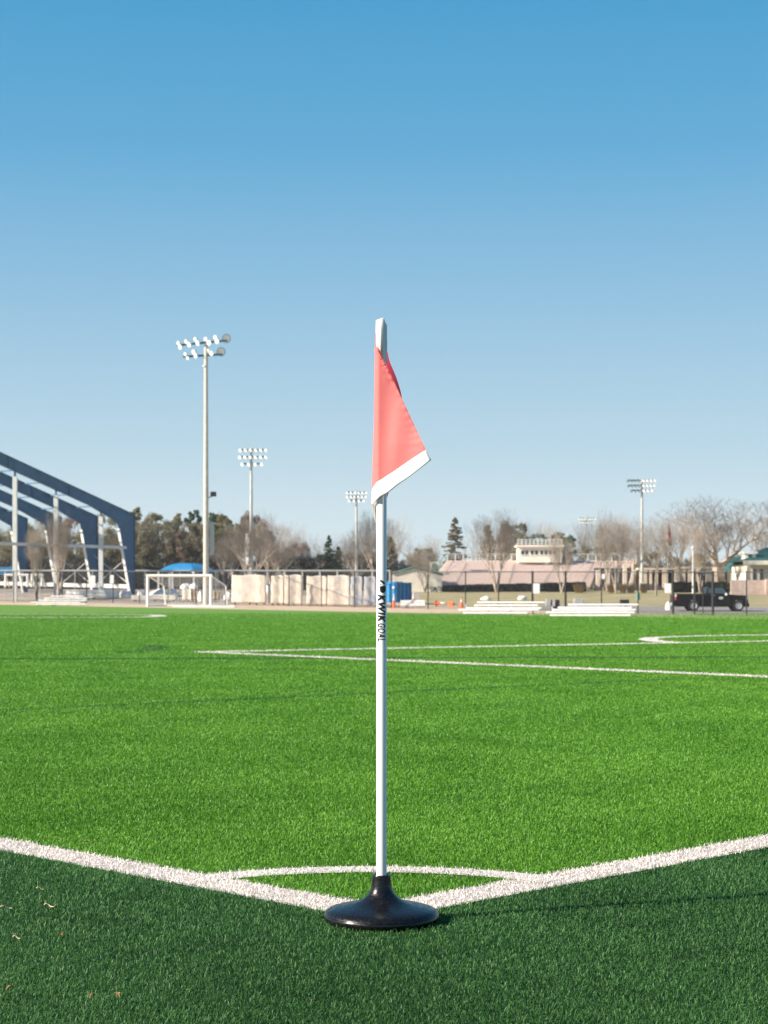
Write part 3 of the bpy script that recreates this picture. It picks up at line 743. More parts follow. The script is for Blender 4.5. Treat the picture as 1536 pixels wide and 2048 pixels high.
# wood behind the steel frame and canopy, left part
for k, (px, top, d, leaf, wpx, shp, lab) in enumerate([
    (-90, 1040, 214, 'leaf_brown', 90, 'round', 'brown leafy tree at the far left edge behind the steel frame'),
    (-20, 1052, 210, 'leaf_brown', 80, 'round', 'leftmost visible brown tree behind the steel frame'),
    (45, 1046, 208, 'leaf_olive', 76, 'round', 'olive tree seen between the first two white posts of the steel frame'),
    (92, 1036, 214, 'leaf_brown', 70, 'oval', 'brown tree just left of the middle white post of the steel frame'),
    (150, 1030, 209, 'leaf_russet', 78, 'round', 'reddish brown tree right of the middle white post of the steel frame'),
    (196, 1028, 215, 'leaf_olive', 70, 'oval', 'olive tree behind the right white post of the steel frame'),
    (240, 1020, 210, 'leaf_olive', 66, 'oval', 'greenish tree behind the corner column of the steel frame'),
    (268, 1013, 224, 'leaf_olive', 44, 'oval', 'green treetop peeking over the eave of the steel frame'),
    (309, 1027, 212, 'leaf_olive', 62, 'oval', 'olive tree right beside the steel frame, left of the blue canopy'),
    (282, 1062, 204, 'leaf_olive', 50, 'round', 'low yellowish tree touching the right column of the steel frame'),
    (345, 1040, 208, 'leaf_brown', 60, 'round', 'grey brown tree directly above the left end of the blue canopy'),
    (366, 1021, 216, 'leaf_olive', 54, 'oval', 'olive tree above the middle of the blue canopy'),
    (389, 1018, 222, 'leaf_pine', 36, 'oval', 'dark green pine crown left of the tallest floodlight pole'),
    (400, 1048, 206, 'leaf_brown', 60, 'round', 'brown tree crossed by the tallest floodlight pole'),
    (428, 1023, 221, 'leaf_pine', 38, 'oval', 'dark green pine crown right of the tallest floodlight pole'),
    (449, 1026, 216, 'leaf_olive', 42, 'oval', 'olive tree between the two left floodlight poles, slim'),
    (462, 1046, 205, 'leaf_brown', 62, 'round', 'low brown tree between the two left floodlight poles'),
    (506, 1024, 212, 'leaf_russet', 70, 'oval', 'rounded reddish brown tree behind the second floodlight pole'),
    (533, 1066, 205, 'leaf_brown', 54, 'round', 'low brown tree just right of the second floodlight pole'),
    (598, 1084, 208, 'leaf_russet', 56, 'round', 'low russet tree behind the tan wrapped pallets'),
    (740, 1100, 208, 'leaf_brown', 56, 'round', 'low brown tree left of the corner flag pole'),
    (780, 1072, 210, 'leaf_brown', 44, 'cone', 'pointed brown tree right behind the corner flag pole'),
    (846, 1096, 214, 'leaf_brown', 60, 'round', 'low brown tree above the white gabled shed'),
    (975, 1050, 222, 'leaf_brown', 52, 'cone', 'brown tree behind the left end of the stadium railing'),
    (1013, 1043, 224, 'leaf_russet', 52, 'oval', 'tall russet tree left of the press box'),
    (1040, 1046, 221, 'leaf_brown', 44, 'oval', 'brown tree directly behind the left wall of the press box'),
    (1075, 1066, 228, 'leaf_pine', 50, 'round', 'dark pine top showing above the press box roof'),
    (1118, 1064, 226, 'leaf_olive', 46, 'round', 'flat olive pine crown above the right end of the press box'),
    (1140, 1068, 228, 'leaf_pine', 36, 'round', 'small dark pine crown right of the press box'),
    (1182, 1090, 224, 'leaf_brown', 56, 'round', 'brown tree above the right half of the stadium railing'),
    (1216, 1088, 224, 'leaf_brown', 50, 'round', 'second brown tree above the right half of the stadium railing'),
    (1300, 1104, 230, 'leaf_brown', 60, 'round', 'low brown tree right of the stadium end'),
    (1350, 1110, 228, 'leaf_brown', 64, 'round', 'low brown tree behind the beige columns'),
    (1404, 1106, 230, 'leaf_tan', 60, 'round', 'low tan tree left of the big bare oak trunk'),
    (1466, 1108, 228, 'leaf_brown', 54, 'round', 'low brown tree between the oak and the green roof'),
    (1545, 1106, 240, 'leaf_pine', 60, 'round', 'dark evergreen behind the green roof at the right edge')]):
    leafy_tree(px, top, d, lab, leaf, wpx, shp, seed=k, dens=1.15 if k < 22 else .9)
for k, (px, top, wpx, leaf) in enumerate([(10, 1070, 70, 'leaf_brown'), (68, 1062, 70, 'leaf_olive'), (120, 1058, 70, 'leaf_brown'), (172, 1062, 70, 'leaf_olive'), (218, 1056, 70, 'leaf_brown'), (258, 1050, 60, 'leaf_brown'),
    (288, 1040, 60, 'leaf_brown'), (326, 1046, 60, 'leaf_brown'), (356, 1060, 60, 'leaf_russet'), (380, 1046, 56, 'leaf_brown'), (416, 1042, 56, 'leaf_brown'), (440, 1058, 60, 'leaf_olive'), (484, 1042, 56, 'leaf_brown'), (524, 1046, 52, 'leaf_brown'), (560, 1092, 60, 'leaf_brown')]):
    nmk = ['at the far left end', 'left of the middle white post', 'behind the middle white post', 'between the middle and right white posts', 'right of the right white post', 'behind the corner column', 'just right of the steel frame',
        'over the left tip of the blue canopy', 'over the left slope of the blue canopy', 'over the peak of the blue canopy', 'behind the side floodlight of the tallest pole', 'right of the blue canopy', 'left of the second floodlight pole', 'right of the second floodlight pole', 'over the narrow tan load'][k]
    leafy_tree(px, top, 199, 'filler tree of the wood ' .replace('filler', 'lower ' + leaf[5:].replace('russet', 'reddish')) + nmk, leaf, wpx, 'round', seed=200 + k, dens=1.0)
conifer(910, 1036, 218, 'pointed cedar with a green tip left of the stadium railing', 'leaf_brown', 92, 5)
conifer(658, 1072, 196, 'dark green conifer left of the third floodlight pole', 'leaf_pine', 56, 8)
conifer(676, 1094, 194, 'small dark conifer just right of a taller one', 'leaf_pine', 46, 9)
# dark undergrowth: shrubs in front of the wood
for k, (px, top, d, wpx, leaf, lab) in enumerate([
    (-40, 1120, 192, 90, 'leaf_dark', 'dark shrub at the left edge behind the steel frame'), (30, 1118, 192, 90, 'leaf_dark', 'dark shrub behind the first white post of the steel frame'),
    (100, 1122, 191, 90, 'leaf_dark', 'dark shrub behind the middle white post of the steel frame'), (165, 1116, 192, 90, 'leaf_dark', 'dark shrub behind the cross braces of the steel frame'),
    (235, 1120, 191, 80, 'leaf_dark', 'dark shrub behind the right cross brace of the steel frame'), (300, 1128, 193, 80, 'leaf_hedge', 'dark shrub left of the blue canopy'),
    (352, 1118, 194, 80, 'leaf_dark', 'dark shrub behind the left half of the blue canopy'), (420, 1112, 194, 84, 'leaf_dark', 'dark shrub behind the right half of the blue canopy'),
    (470, 1120, 192, 70, 'leaf_dark', 'dark shrub left of the second floodlight pole'), (540, 1112, 192, 80, 'leaf_dark', 'dark shrub behind the first tan wrapped pallet'),
    (600, 1112, 190, 80, 'leaf_dark', 'dark shrub behind the middle tan wrapped pallets'), (648, 1108, 190, 70, 'leaf_dark', 'dark shrub under the conifer'),
    (690, 1100, 190, 74, 'leaf_hedge', 'greenish dark shrub left of the third floodlight pole'), (736, 1112, 190, 74, 'leaf_dark', 'dark shrub between the third floodlight pole and the corner flag'),
    (795, 1120, 192, 70, 'leaf_dark', 'dark shrub right of the corner flag pole')]):
    leafy_tree(px, top, d, lab, leaf, wpx, 'round', name='shrub', seed=90 + k, dens=.8)['category'] = 'shrub'

# bare trees
bare_tree('A', 1440, 983, 178, 'largest bare oak with a broad crown behind the black pickup', name='bare_oak', wpx=215, seed=4, spread=1.05, levels=7, fork=3, trunk_r=.34, fork_h=.24, bark='bark_pale')
bare_tree('B', 993, 1012, 176, 'pale forked bare tree in front of the stadium seats', wpx=88, seed=12, spread=.75, levels=6, multi=4, bark='bark_pale', trunk_r=.26, fork_h=.30)
bare_tree('C', 500, 1012, 168, 'tall bare tree clustered round the second floodlight pole', wpx=96, seed=21, spread=.85, levels=6, multi=4, bark='bark_pale', fork_h=.28)
bare_tree('D', 1312, 1026, 164, 'slim bare tree with level branches right of the stadium', wpx=120, seed=33, spread=1.35, levels=6, up=.1, fork_h=.34, trunk_r=.16)
for px, top, d, wpx, key, lab in [
    (118, 1012, 146, 74, 'B', 'bare tree with two leaning stems in front of the steel frame'),
    (72, 1030, 150, 50, 'C', 'thin bare tree between the left posts of the steel frame'),
    (566, 1066, 172, 92, 'A', 'low spreading bare tree behind the tan wrapped pallets'),
    (452, 1052, 176, 70, 'C', 'bare tree between the blue canopy and the second floodlight pole'),
    (543, 1030, 182, 74, 'B', 'tall thin bare tree right of the second floodlight pole'),
    (752, 1016, 176, 92, 'B', 'pale bare tree right behind the corner flag pole'),
    (712, 1050, 186, 70, 'C', 'faint bare tree behind the third floodlight pole'),
    (850, 1084, 176, 56, 'C', 'small bare tree over the white gabled shed'),
    (857, 1098, 168, 30, 'D', 'thin sapling left of the pink stadium seats'),
    (1123, 1064, 170, 56, 'B', 'bare tree in front of the seats below the press box'),
    (1206, 1008, 178, 64, 'C', 'tall upright bare tree at the right half of the stadium'),
    (1232, 1024, 174, 66, 'B', 'pale bare tree beside the right end of the stadium seats'),
    (1262, 1030, 186, 80, 'A', 'bare tree left of the right floodlight pole'),
    (1365, 1012, 188, 100, 'A', 'bare tree between the slim bare tree and the big oak'),
    (1400, 1030, 170, 60, 'C', 'bare tree just left of the big oak trunk'),
    (1520, 1014, 190, 110, 'A', 'bare tree behind the green roof at the right edge'),
    (1590, 1000, 190, 110, 'C', 'bare tree just past the right edge of the green roof')]:
    bare_tree(key, px, top, d, lab, wpx=wpx)
bare_tree('E', 1052, 1030, 236, 'faint distant bare tree behind the press box', wpx=70, seed=51, spread=.8, levels=5, multi=3, twig=.7)
bare_tree('F', 1086, 1036, 236, 'faint distant bare tree behind the press box roof rail', wpx=70, seed=62, spread=1.0, levels=5, twig=.7)
far = [(565, 1036, 70), (600, 1052, 70), (640, 1060, 80), (690, 1056, 80), (730, 1024, 70), (790, 1022, 70), (826, 1060, 70), (868, 1064, 70), (940, 1054, 70), (1000, 1030, 70),
       (1068, 1040, 60), (1100, 1032, 70), (1130, 1044, 80), (1165, 1028, 80), (1190, 1030, 80), (1245, 1020, 80), (1290, 1040, 90), (1335, 1032, 90), (1480, 1022, 90), (430, 1016, 60), (340, 1020, 60), (20, 1030, 60)]
names = ['over the first tan pallet', 'over the second tan pallet', 'left of the dark conifer', 'right of the dark conifer', 'left of the corner flag pole', 'right of the corner flag pole', 'above the blue dumpster',
    'left of the pointed cedar', 'right of the pointed cedar', 'left of the russet tree by the press box', 'over the left end of the press box', 'over the right end of the press box', 'right of the press box',
    'left of the small distant floodlight', 'right of the small distant floodlight', 'between the stadium end and the right floodlight', 'just right of the right floodlight', 'behind the limp flag',
    'right of the big oak crown', 'right of the tallest floodlight pole', 'left of the tallest floodlight pole', 'over the left end of the steel frame']
for k, ((px, top, wpx), nm) in enumerate(zip(far, names)):
    bare_tree('E' if k % 2 else 'F', px, top, 236, 'faint distant bare tree ' + nm, wpx=wpx)

# ------------------------------------------------------------------ steel frame building
FR0 = P(268, 1177, 158); rv = Vector((-.69, -.73, 0)).normalized(); ev_ = Vector((-.73, .69, 0)).normalized() * 5.5
sf = thing('steel_frame', 'unfinished open steel building frame with blue rafters and white posts', 'building', FR0)
topz = wz(1030, 158); sl = .335; LEN = 19.0
def fp(k, t, z): b = FR0 + ev_ * k + rv * t; return Vector((b.x, b.y, z))
nrm = ev_.normalized()
for k in range(5):
    zo = zg(*fp(k, 0, 0).xy) - .1; tz = topz + .05 * k
    mb = MB()
    # column web (tapered) and rafter web, then their outer flanges
    def web(pts): mb.prism([fp(k, t, z) - nrm * .03 for t, z in pts], nrm * .06)
    col_t = [(0, zo), (.42, zo), (1.75, tz - 1.25), (1.9, tz - 1.0 + sl), (0, tz)]
    web(col_t)
    def rz(t): return tz + sl * t
    web([(1.9, tz - 1.0 + sl), (5.0, rz(5) - .95), (LEN, rz(LEN) - 1.0), (LEN, rz(LEN)), (0.001, tz + .001)])
    fe = mb.build('portal_frame', 'blue_steel', sf)
    mb = MB()
    def fl_(a, b, w=.26, th=.03): mb.beam(a, b, w, th, up=(b - a).cross(nrm))
    fl_(fp(k, -.02, zo), fp(k, -.02, tz + .02)); fl_(fp(k, -.1, tz + .03 - .03), fp(k, LEN, rz(LEN) + .03))
    fl_(fp(k, 1.9, tz - 1.0 + sl - .02), fp(k, 5.0, rz(5) - .97)); fl_(fp(k, 5.0, rz(5) - .97), fp(k, LEN, rz(LEN) - 1.02))
    for tt in (7.2, 13.5): mb.beam(fp(k, tt, rz(tt) - .95), fp(k, tt, rz(tt) - .02), .24, .03, up=rv)
    mb.build('flange', 'blue_steel', sf)
    MB().beam(fp(k, .44, zo), fp(k, 1.77, tz - 1.28), .34, .05, up=(rv)).build('inner_flange', 'pale_steel', sf)  # pale colour stands in for sunlight on the blue inner flange
for px in (202, 112, 30, -70):
    # position along the end frame
    kx = (px - 768) / F; t = (FR0.x - kx * FR0.y) / (-(rv.x) + kx * rv.y) if True else 0
    b = fp(0, t, 0); zb = zg(b.x, b.y); ztop = topz + sl * t - .95
    MB().beam((b.x, b.y, zb), (b.x, b.y, ztop - .5), .36, .34, up=(0, 1, 0)).build('end_post', 'pale_steel', sf)
    MB().beam((b.x, b.y, ztop - .5), (b.x, b.y, ztop), .16, .16, up=(0, 1, 0)).build('post_head', 'blue_steel', sf)
zgirt = wz(1095, 157)
mb = MB(); mb.beam(fp(0, 1.1, zgirt) - nrm * .25, fp(0, 17.5, zgirt + .1) - nrm * .25, .16, .26); mb.build('girt', 'pale_steel', sf)
for k in range(4):
    for t in (2.6, 5.4, 8.2, 11, 13.8, 16.6):
        MB().beam(fp(k, t, topz + sl * t - .1), fp(k + 1, t, topz + sl * t - .08), .07, .11).build('purlin', 'blue_steel', sf)
for k in range(4):
    z0, z1 = FR0.z + .2, zgirt - .6
    if k in (0, 1): 
        mb = MB(); mb.tube(fp(k, .3, z1), fp(k + 1, .3, z0), .05, n=5); mb.tube(fp(k, .3, z0), fp(k + 1, .3, z1), .05, n=5); mb.build('cross_brace', 'galv', sf)
    MB().beam(fp(k, .2, FR0.z + .18 + .1 * k), fp(k + 1, .5, FR0.z + .28 + .1 * k), .3, .36).build('sill_beam', 'pale_steel', sf)
# things in its yard
def gframe(px0, px1, top, bot, d, label):
    t = thing('spare_goal_frame', label, 'goal', (wx((px0+px1)/2, d), d, wz(bot, d)), 'goal frames stored behind the left fence')
    z1, z0 = wz(top, d), wz(bot, d)
    for px in (px0, px1):
        MB().tube((wx(px, d), d, z0), (wx(px, d), d, z1), .10, n=10).build('post', 'white_paint', t)
        MB().tube((wx(px, d), d, z1), (wx(px, d) , d + 1.6, z0), .06, n=8).build('stay', 'white_paint', t)
    MB().tube((wx(px0, d) - .1, d, z1), (wx(px1, d) + .1, d, z1), .10, n=10).build('crossbar', 'white_paint', t)
gframe(11, 55, 1150, 1174, 150, 'small white goal frame stored at the far left behind the fence')
gframe(64, 84, 1150, 1174, 151, 'narrow white goal frame stored behind the fence left of the middle post')
t = thing('park_lamp', 'green lamp post with a pale round head inside the steel frame', 'lamp post', (wx(73, 153), 153, zg(wx(73, 153), 153)))
b = base_of(t); MB().tube(b, (b.x, b.y, wz(1106, 153)), .12, .09, 10).build('post', 'green_post', t)
MB().lathe([(.0, 0), (.22, .05), (.26, .25), (.16, .42), (0, .5)], c=(b.x, b.y, wz(1106, 153)), n=14).build('lamp_head', 'pale_steel', t, smooth=True)
def crate(name, label, cat, px0, px1, top, bot, d, depth, material, tilt=0, group=None, lay=False):
    """a wrapped stack: sagging bevelled body on two pallet runners"""
    d = dfor((px0 + px1) / 2, bot) if not lay else d
    x0, x1, z1 = wx(px0, d), wx(px1, d), wz(top, d); zb = wz(bot, d)
    t = thing(name, label, cat, ((x0+x1)/2, d + depth/2, zb), group)
    r = random.Random(int(px0 * 7 + top)); nx, nz, ny = 12, 9, 5
    bm = bmesh.new(); bmesh.ops.create_cube(bm, size=1)
    bmesh.ops.subdivide_edges(bm, edges=bm.edges[:], cuts=9, use_grid_fill=True)
    wv = Vector(((x0 + x1) / 2, d + depth / 2, (z1 + zb + .14) / 2))
    sx_, sy_, sz_ = (x1 - x0), depth, (z1 - zb - .14)
    for v in bm.verts:
        c = v.co.copy(); am = .035
        n_ = math.sin(c.x * 9 + r.random() * .6) * .5 + math.sin(c.z * 13 + c.x * 7 + r.random()) * .5
        fall = max(0, abs(c.x) * 2 - .92) + max(0, c.z * 2 - .92)
        v.co = Vector((c.x * sx_ * (1 - .01 * (c.z > .45)), c.y * sy_, c.z * sz_)) + Vector((n_ * am * .6, n_ * am * 1.4, n_ * am * (c.z > .4)))
        v.co += wv - base_of(t)
    me = bpy.data.meshes.new('wrap'); bm.to_mesh(me); bm.free(); me.materials.append(M[material])
    o = bpy.data.objects.new('wrapping', me); col.objects.link(o); o.parent = t
    be = o.modifiers.new('b', 'BEVEL'); be.width = .05; be.segments = 2; be.limit_method = 'ANGLE'; be.angle_limit = math.radians(50)
    mb = MB(); 
    for f in (.06, .5, .94):
        c = x0 + (x1 - x0) * f; mb.box((c - .05, d + .03, zb), (c + .05, d + depth - .03, zb + .13))
    mb.build('pallet', 'wood', t)
    return t
crate('wrapped_stack', 'low white wrapped slab stack inside the left fence', 'pallet load', 132, 232, 1180, 1199, 147, 2.2, 'sack')
for k, (a, b_, tp, bt, mtl, dd, lab) in enumerate([
    (463, 531, 1150, 1209, 'tarp', 127.2, 'leftmost tan wrapped pallet load'),
    (542, 567, 1151, 1210, 'tarp', 126.5, 'narrow tan wrapped pallet load right of a gap with a barrel'),
    (568.5, 603, 1150, 1212, 'tarp', 126, 'third tan wrapped pallet load with a dark slot at its left'),
    (613, 653, 1152, 1213, 'tarp', 125.4, 'fourth tan wrapped pallet load with a dark gap at its left'),
    (655, 699, 1151, 1215, 'tarp', 124.8, 'last tan wrapped pallet load with a sagging top'),
    (701, 725, 1153, 1214, 'tarp_blue', 125.2, 'blue grey wrapped pallet load next to the tan ones'),
    (728, 752, 1153, 1214, 'tarp_blue', 125.0, 'blue grey wrapped pallet load left of the corner flag pole')]):
    crate('wrapped_pallet', lab, 'pallet load', a, b_, tp, bt, 129.5 - k * .35, 1.5, mtl, group='wrapped pallet loads behind the pitch', lay=True)
t = thing('metal_barrel', 'grey barrel standing in the gap between tan pallet loads', 'barrel', (wx(536, 137), 137, Zt(536, 137)))
b = base_of(t); MB().lathe([(.16, 0), (.17, .02), (.17, .7), (.175, .72), (.17, .74), (.17, 1.4), (.15, 1.42)], c=b, n=18).build('drum', 'galv', t, smooth=True)
MB().lathe([(.15, 1.42), (.15, 1.5), (.12, 1.52)], c=b, n=18).build('lid', 'dump_blue', t)
# blue dumpster: sunlit short end and shaded long side
d = 136; x0, xm, x1 = wx(748, d), wx(790, d), wx(822, d)
t = thing('dumpster', 'bright blue steel dumpster right of the corner flag pole', 'dumpster', ((x0 + x1) / 2, d + 1, wz(1207.5, d)))
A_, B_, C_ = Vector((x0, d + 1.6, 0)), Vector((xm, d, 0)), Vector((x1, d + 1.9, 0)); Dp = A_ + C_ - B_
z0, z1 = wz(1207.5, d), wz(1166, d)
ring = [A_, B_, C_, Dp]; mb = MB()
for i in range(4):
    p, q = ring[i], ring[(i + 1) % 4]; inn = ((A_ + C_) / 2 - (p + q) / 2).normalized() * .06
    mb.prism([(p.x, p.y, z0 + .12), (q.x, q.y, z0 + .12), (q.x, q.y, z1), (p.x, p.y, z1)], inn)
mb.prism([(v.x, v.y, z0 + .12) for v in ring], (0, 0, .06)); mb.build('bin_body', 'dump_blue', t)
mb = MB()
for p, q in ((A_, B_), (B_, C_)):
    for f in (.02, .25, .5, .75, .98):
        c = p.lerp(q, f); o_ = ((p + q) / 2 - (A_ + C_) / 2).normalized() * .06; mb.beam((c.x + o_.x, c.y + o_.y, z0 + .1), (c.x + o_.x, c.y + o_.y, z1), .08, .1, up=o_)
    o_ = ((p + q) / 2 - (A_ + C_) / 2).normalized() * .05; mb.beam((p.x + o_.x, p.y + o_.y, z1), (q.x + o_.x, q.y + o_.y, z1), .12, .1)
mb.build('rib', 'dump_blue', t)
MB().prism([(v.x, v.y, z1 + .06) for v in (A_, B_, B_.lerp(C_, .5), A_.lerp(Dp, .5))], (0, 0, .05)).build('lid', 'dump_blue', t)
c = B_ + Vector((-.12, -.12, 0)); MB().lathe([(0, 0), (.09, .0), (.09, .02), (0, .03)], c=(c.x, c.y, z1 - .35), axis=(-.3, -1, 0), n=14).build('reflector', 'clear_lamp', t)

# traffic cones, one toppled pair
def cone_t(px, bot, top, label, d, lay=None):
    d = dfor(px, bot); g = Vector((wx(px, d), d, wz(bot, d))); h = wz(top, d) - g.z if lay is None else .75
    t = thing('traffic_cone', label, 'traffic cone', g, 'orange traffic cones beyond the pitch')
    MB().box((g.x - .2, g.y - .2, g.z), (g.x + .2, g.y + .2, g.z + .04)).build('foot', 'cone', t, bevel=.01)
    MB().lathe([(.15, .04), (.075, h * .55)], c=g, n=16, capa=False, capb=False).build('body', 'cone', t, smooth=True)
    MB().lathe([(.076, h * .55), (.055, h * .78)], c=g, n=16, capa=False, capb=False).build('band', 'cone_white', t, smooth=True)
    MB().lathe([(.055, h * .78), (.030, h), (.0, h)], c=g, n=16, capa=False, capb=False).build('tip', 'cone' if px > 880 else 'cone_white', t, smooth=True)
    if lay is not None: t.rotation_euler = (0, math.radians(88), lay); t.location.z += .2
cone_t(788, 1216, 1188, 'tall orange and white cone in front of the blue dumpster', 121)
cone_t(827, 1213, 1185, 'tall orange and white cone right of the blue dumpster', 122)
cone_t(923, 1216, 1194, 'upright orange cone at the left end of the white bleacher planks', 119)
cone_t(872, 1212, 0, 'toppled orange cone left of the other toppled one', 121, -.5)
cone_t(901, 1214, 0, 'toppled orange cone next to the upright one', 120, .9)
for px0, px1, py, d, lab in ((801, 850, 1208, 123, 'white rolled bundle lying behind the cones'),):
    t = thing('pipe_bundle', lab, 'pipes', (wx(px0, d), d, wz(py + 5, d)))
    for k, (a, b2) in enumerate(((0, 0), (.3, .03), (.16, .24), (.48, .02))):
        MB().tube((wx(px0, d), d + a, wz(py + 3, d) + b2 - .02), (wx(px1, d), d + a - .1, wz(py + 3, d) + b2), .15, n=10).build('pipe', 'white_paint', t)
crate('board_stack', 'low stack of pale boards beside the blue grey pallet load', 'boards', 745, 802, 1207, 1215, 121.5, 1.2, 'slab')

# low aluminium bleachers lying by the edge of the pitch
def bleacher(rowsd, d, label, bottom):
    x0 = min(r[0] for r in rowsd); x1 = max(r[1] for r in rowsd)
    t = thing('aluminium_bleacher', label, 'bleacher', (wx((x0+x1)/2, d), d, wz(bottom, d)), 'low aluminium bleachers at the edge of the pitch')
    n = len(rowsd); zb = wz(bottom, d)
    for k, (a, b2, py) in enumerate(rowsd):
        y = d + .42 * (n - 1 - k); z = wz(py, y)
        MB().prism([(wx(a, y), y, z - .034), (wx(a, y), y + .03, z + .030), (wx(a, y), y + .24, z + .030), (wx(a, y), y + .24, z - .034)], (wx(b2, y) - wx(a, y), 0, 0)).build('bench_plank', 'alu', t, bevel=.012)
        MB().box((wx(a, y) + .1, y + .26, z - .05), (wx(b2, y) - .1, y + .40, z - .02)).build('foot_plank', 'alu', t)
        if k == 1: MB().box((wx(a, y) + .05, y + .302, z - .13), (wx(b2, y) - .05, y + .335, z - .06)).build('riser_board', 'alu', t)
    for f in (.1, .37, .63, .9):
        px = x0 + (x1 - x0) * f; yt = d + .42 * (n - 1); zt = wz(rowsd[0][2], yt) - .08
        mb = MB(); mb.beam((wx(px, d), d + .08, zb + .03), (wx(px, d), yt, zb + .03), .05, .05)
        mb.beam((wx(px, d), d + .08, zb + .03), (wx(px, d), yt, zt), .05, .05); mb.beam((wx(px, d), yt, zb), (wx(px, d), yt, zt), .05, .05)
        mb.build('support_frame', 'galv', t)
bleacher([(955, 1090, 1204.5), (949, 1076, 1210.5), (933, 1083, 1216), (918, 1078, 1219.5), (927, 1055, 1225.5)], dfor(1000, 1228.6), 'left white aluminium bleacher behind the pitch, right of the cones', 1229)
bleacher([(1138, 1277, 1209), (1117, 1264, 1215), (1106, 1272, 1219.5), (1094, 1270, 1224.5), (1101, 1262, 1230.5)], dfor(1180, 1233.2), 'right white aluminium bleacher behind the pitch, left of the truck', 1234)
bleacher([(102, 166, 1192), (88, 174, 1196.5), (76, 174, 1200.5), (62, 160, 1204.5), (72, 172, 1208.5)], dfor(118, 1211), 'far left aluminium bleacher in front of the steel frame', 1211)
def sack(px, py, w_, h_, d, label, grp='white sacks in the yard'):
    d = dfor(px, py) if py > 1184 else dfor(px, 1203) + .3
    g = Vector((wx(px, d), d, wz(py, d))); mb = MB(); r = random.Random(int(px)); s = d / F
    vs = []; n = 14; prof = [(0.02, 0), (.9, .0), (1.05, .25), (.95, .6), (.7, .88), (.3, 1.0), (.02, 1.02)]
    for q, z in prof:
        for k in range(n):
            a = 6.283 * k / n; j = 1 + .12 * math.sin(3 * a + px) + r.uniform(-.06, .06)
            vs.append((g.x + math.cos(a) * q * w_ * s / 2 * j, g.y + math.sin(a) * q * w_ * s / 2.4 * j, g.z + z * h_ * s * (1 + .15 * math.sin(2 * a + px))))
    mb.add(vs, [(i*n+k, i*n+(k+1)%n, (i+1)*n+(k+1)%n, (i+1)*n+k) for i in range(len(prof)-1) for k in range(n)])
    o = mb.build('white_sack', 'sack', loc=g, smooth=True); tag(o, label, 'sack', grp)
for a in [(251, 1194, 26, 12, 149, 'white sack between the slab stack and the goal'), (283, 1198, 18, 16, 147, 'white sack left of the goal post'),
    (318, 1196, 40, 16, 147, 'flat white sack heap seen through the left half of the goal'), (345, 1194, 24, 14, 147, 'white sack beside the rear goal upright'),
    (371, 1178, 22, 10, 146, 'white sack on top of the cardboard cubes'), (388, 1177, 18, 10, 146.5, 'small white sack on the right cardboard cube'),
    (402, 1203, 12, 20, 145.5, 'white sack against the tallest floodlight pole'), (456, 1200, 16, 14, 143, 'white sack left of the first tan pallet load'),
    (972, 1201, 20, 8, 124, 'white sack behind the left bleacher'), (1044, 1200, 18, 8, 124, 'white sack behind the right end of the left bleacher'),
    (1338, 1220, 14, 16, 116, 'pale rubble sack behind the truck tailgate')]: sack(*a)
crate('carton_stack', 'tan cardboard cube stack inside the goal outline', 'boxes', 364, 383, 1178, 1203, 146.2, 1.1, 'tarp')
crate('carton_stack', 'brown slatted crate stack just left of the tallest floodlight pole', 'boxes', 384, 397, 1180, 1203, 146.4, .9, 'wood')
crate('carton_stack', 'brown crate stack between the pole and the right goal side', 'boxes', 426, 438, 1180, 1202, 146.4, .9, 'wood')
crate('slab_stack', 'long low grey slab stack behind the goal', 'slabs', 262, 350, 1190, 1203, 148.5, 1.6, 'slab')
t = thing('black_bin', 'black box with white marks between the two bleachers', 'bin', (wx(1111, 113), 113, Zt(1111, 113)))
g = base_of(t); MB().box((g.x - .27, g.y, g.z), (g.x + .27, g.y + .5, wz(1199.5, 113))).build('case', 'black_steel', t, bevel=.03)
mb = MB()
for py in (1203, 1209):
    c = (wx(1107.5, 113), 112.99, wz(py, 113)); n = 12
    vs = [(c[0] + rr_ * math.cos(6.283 * k / n), c[1], c[2] + 1.2 * rr_ * math.sin(6.283 * k / n)) for rr_ in (.05, .085) for k in range(n)]
    mb.add(vs, [(k, (k + 1) % n, n + (k + 1) % n, n + k) for k in range(n)])
mb.build('marking', 'sign', t)
for px, py, w2, d, lab in ((1158, 1203, 20, 120, 'grey metal box behind the right bleacher'), (1250, 1205, 18, 118, 'dark tub behind the right end of the right bleacher'), (1100, 1204, 16, 121, 'pale concrete block left of the black box')):
    g = Vector((wx(px, d), d, wz(py + 8, d))); s = d / F
    o = MB().prism([(g.x - w2*s/2, d, g.z), (g.x + w2*s/2, d, g.z), (g.x + w2*s*.46, d, g.z + 14*s), (g.x - w2*s*.46, d, g.z + 14*s)], (0, .6, 0)).build('yard_box', 'black_steel' if 'dark' in lab else 'galv', loc=g, bevel=.03)
    tag(o, lab, 'box')

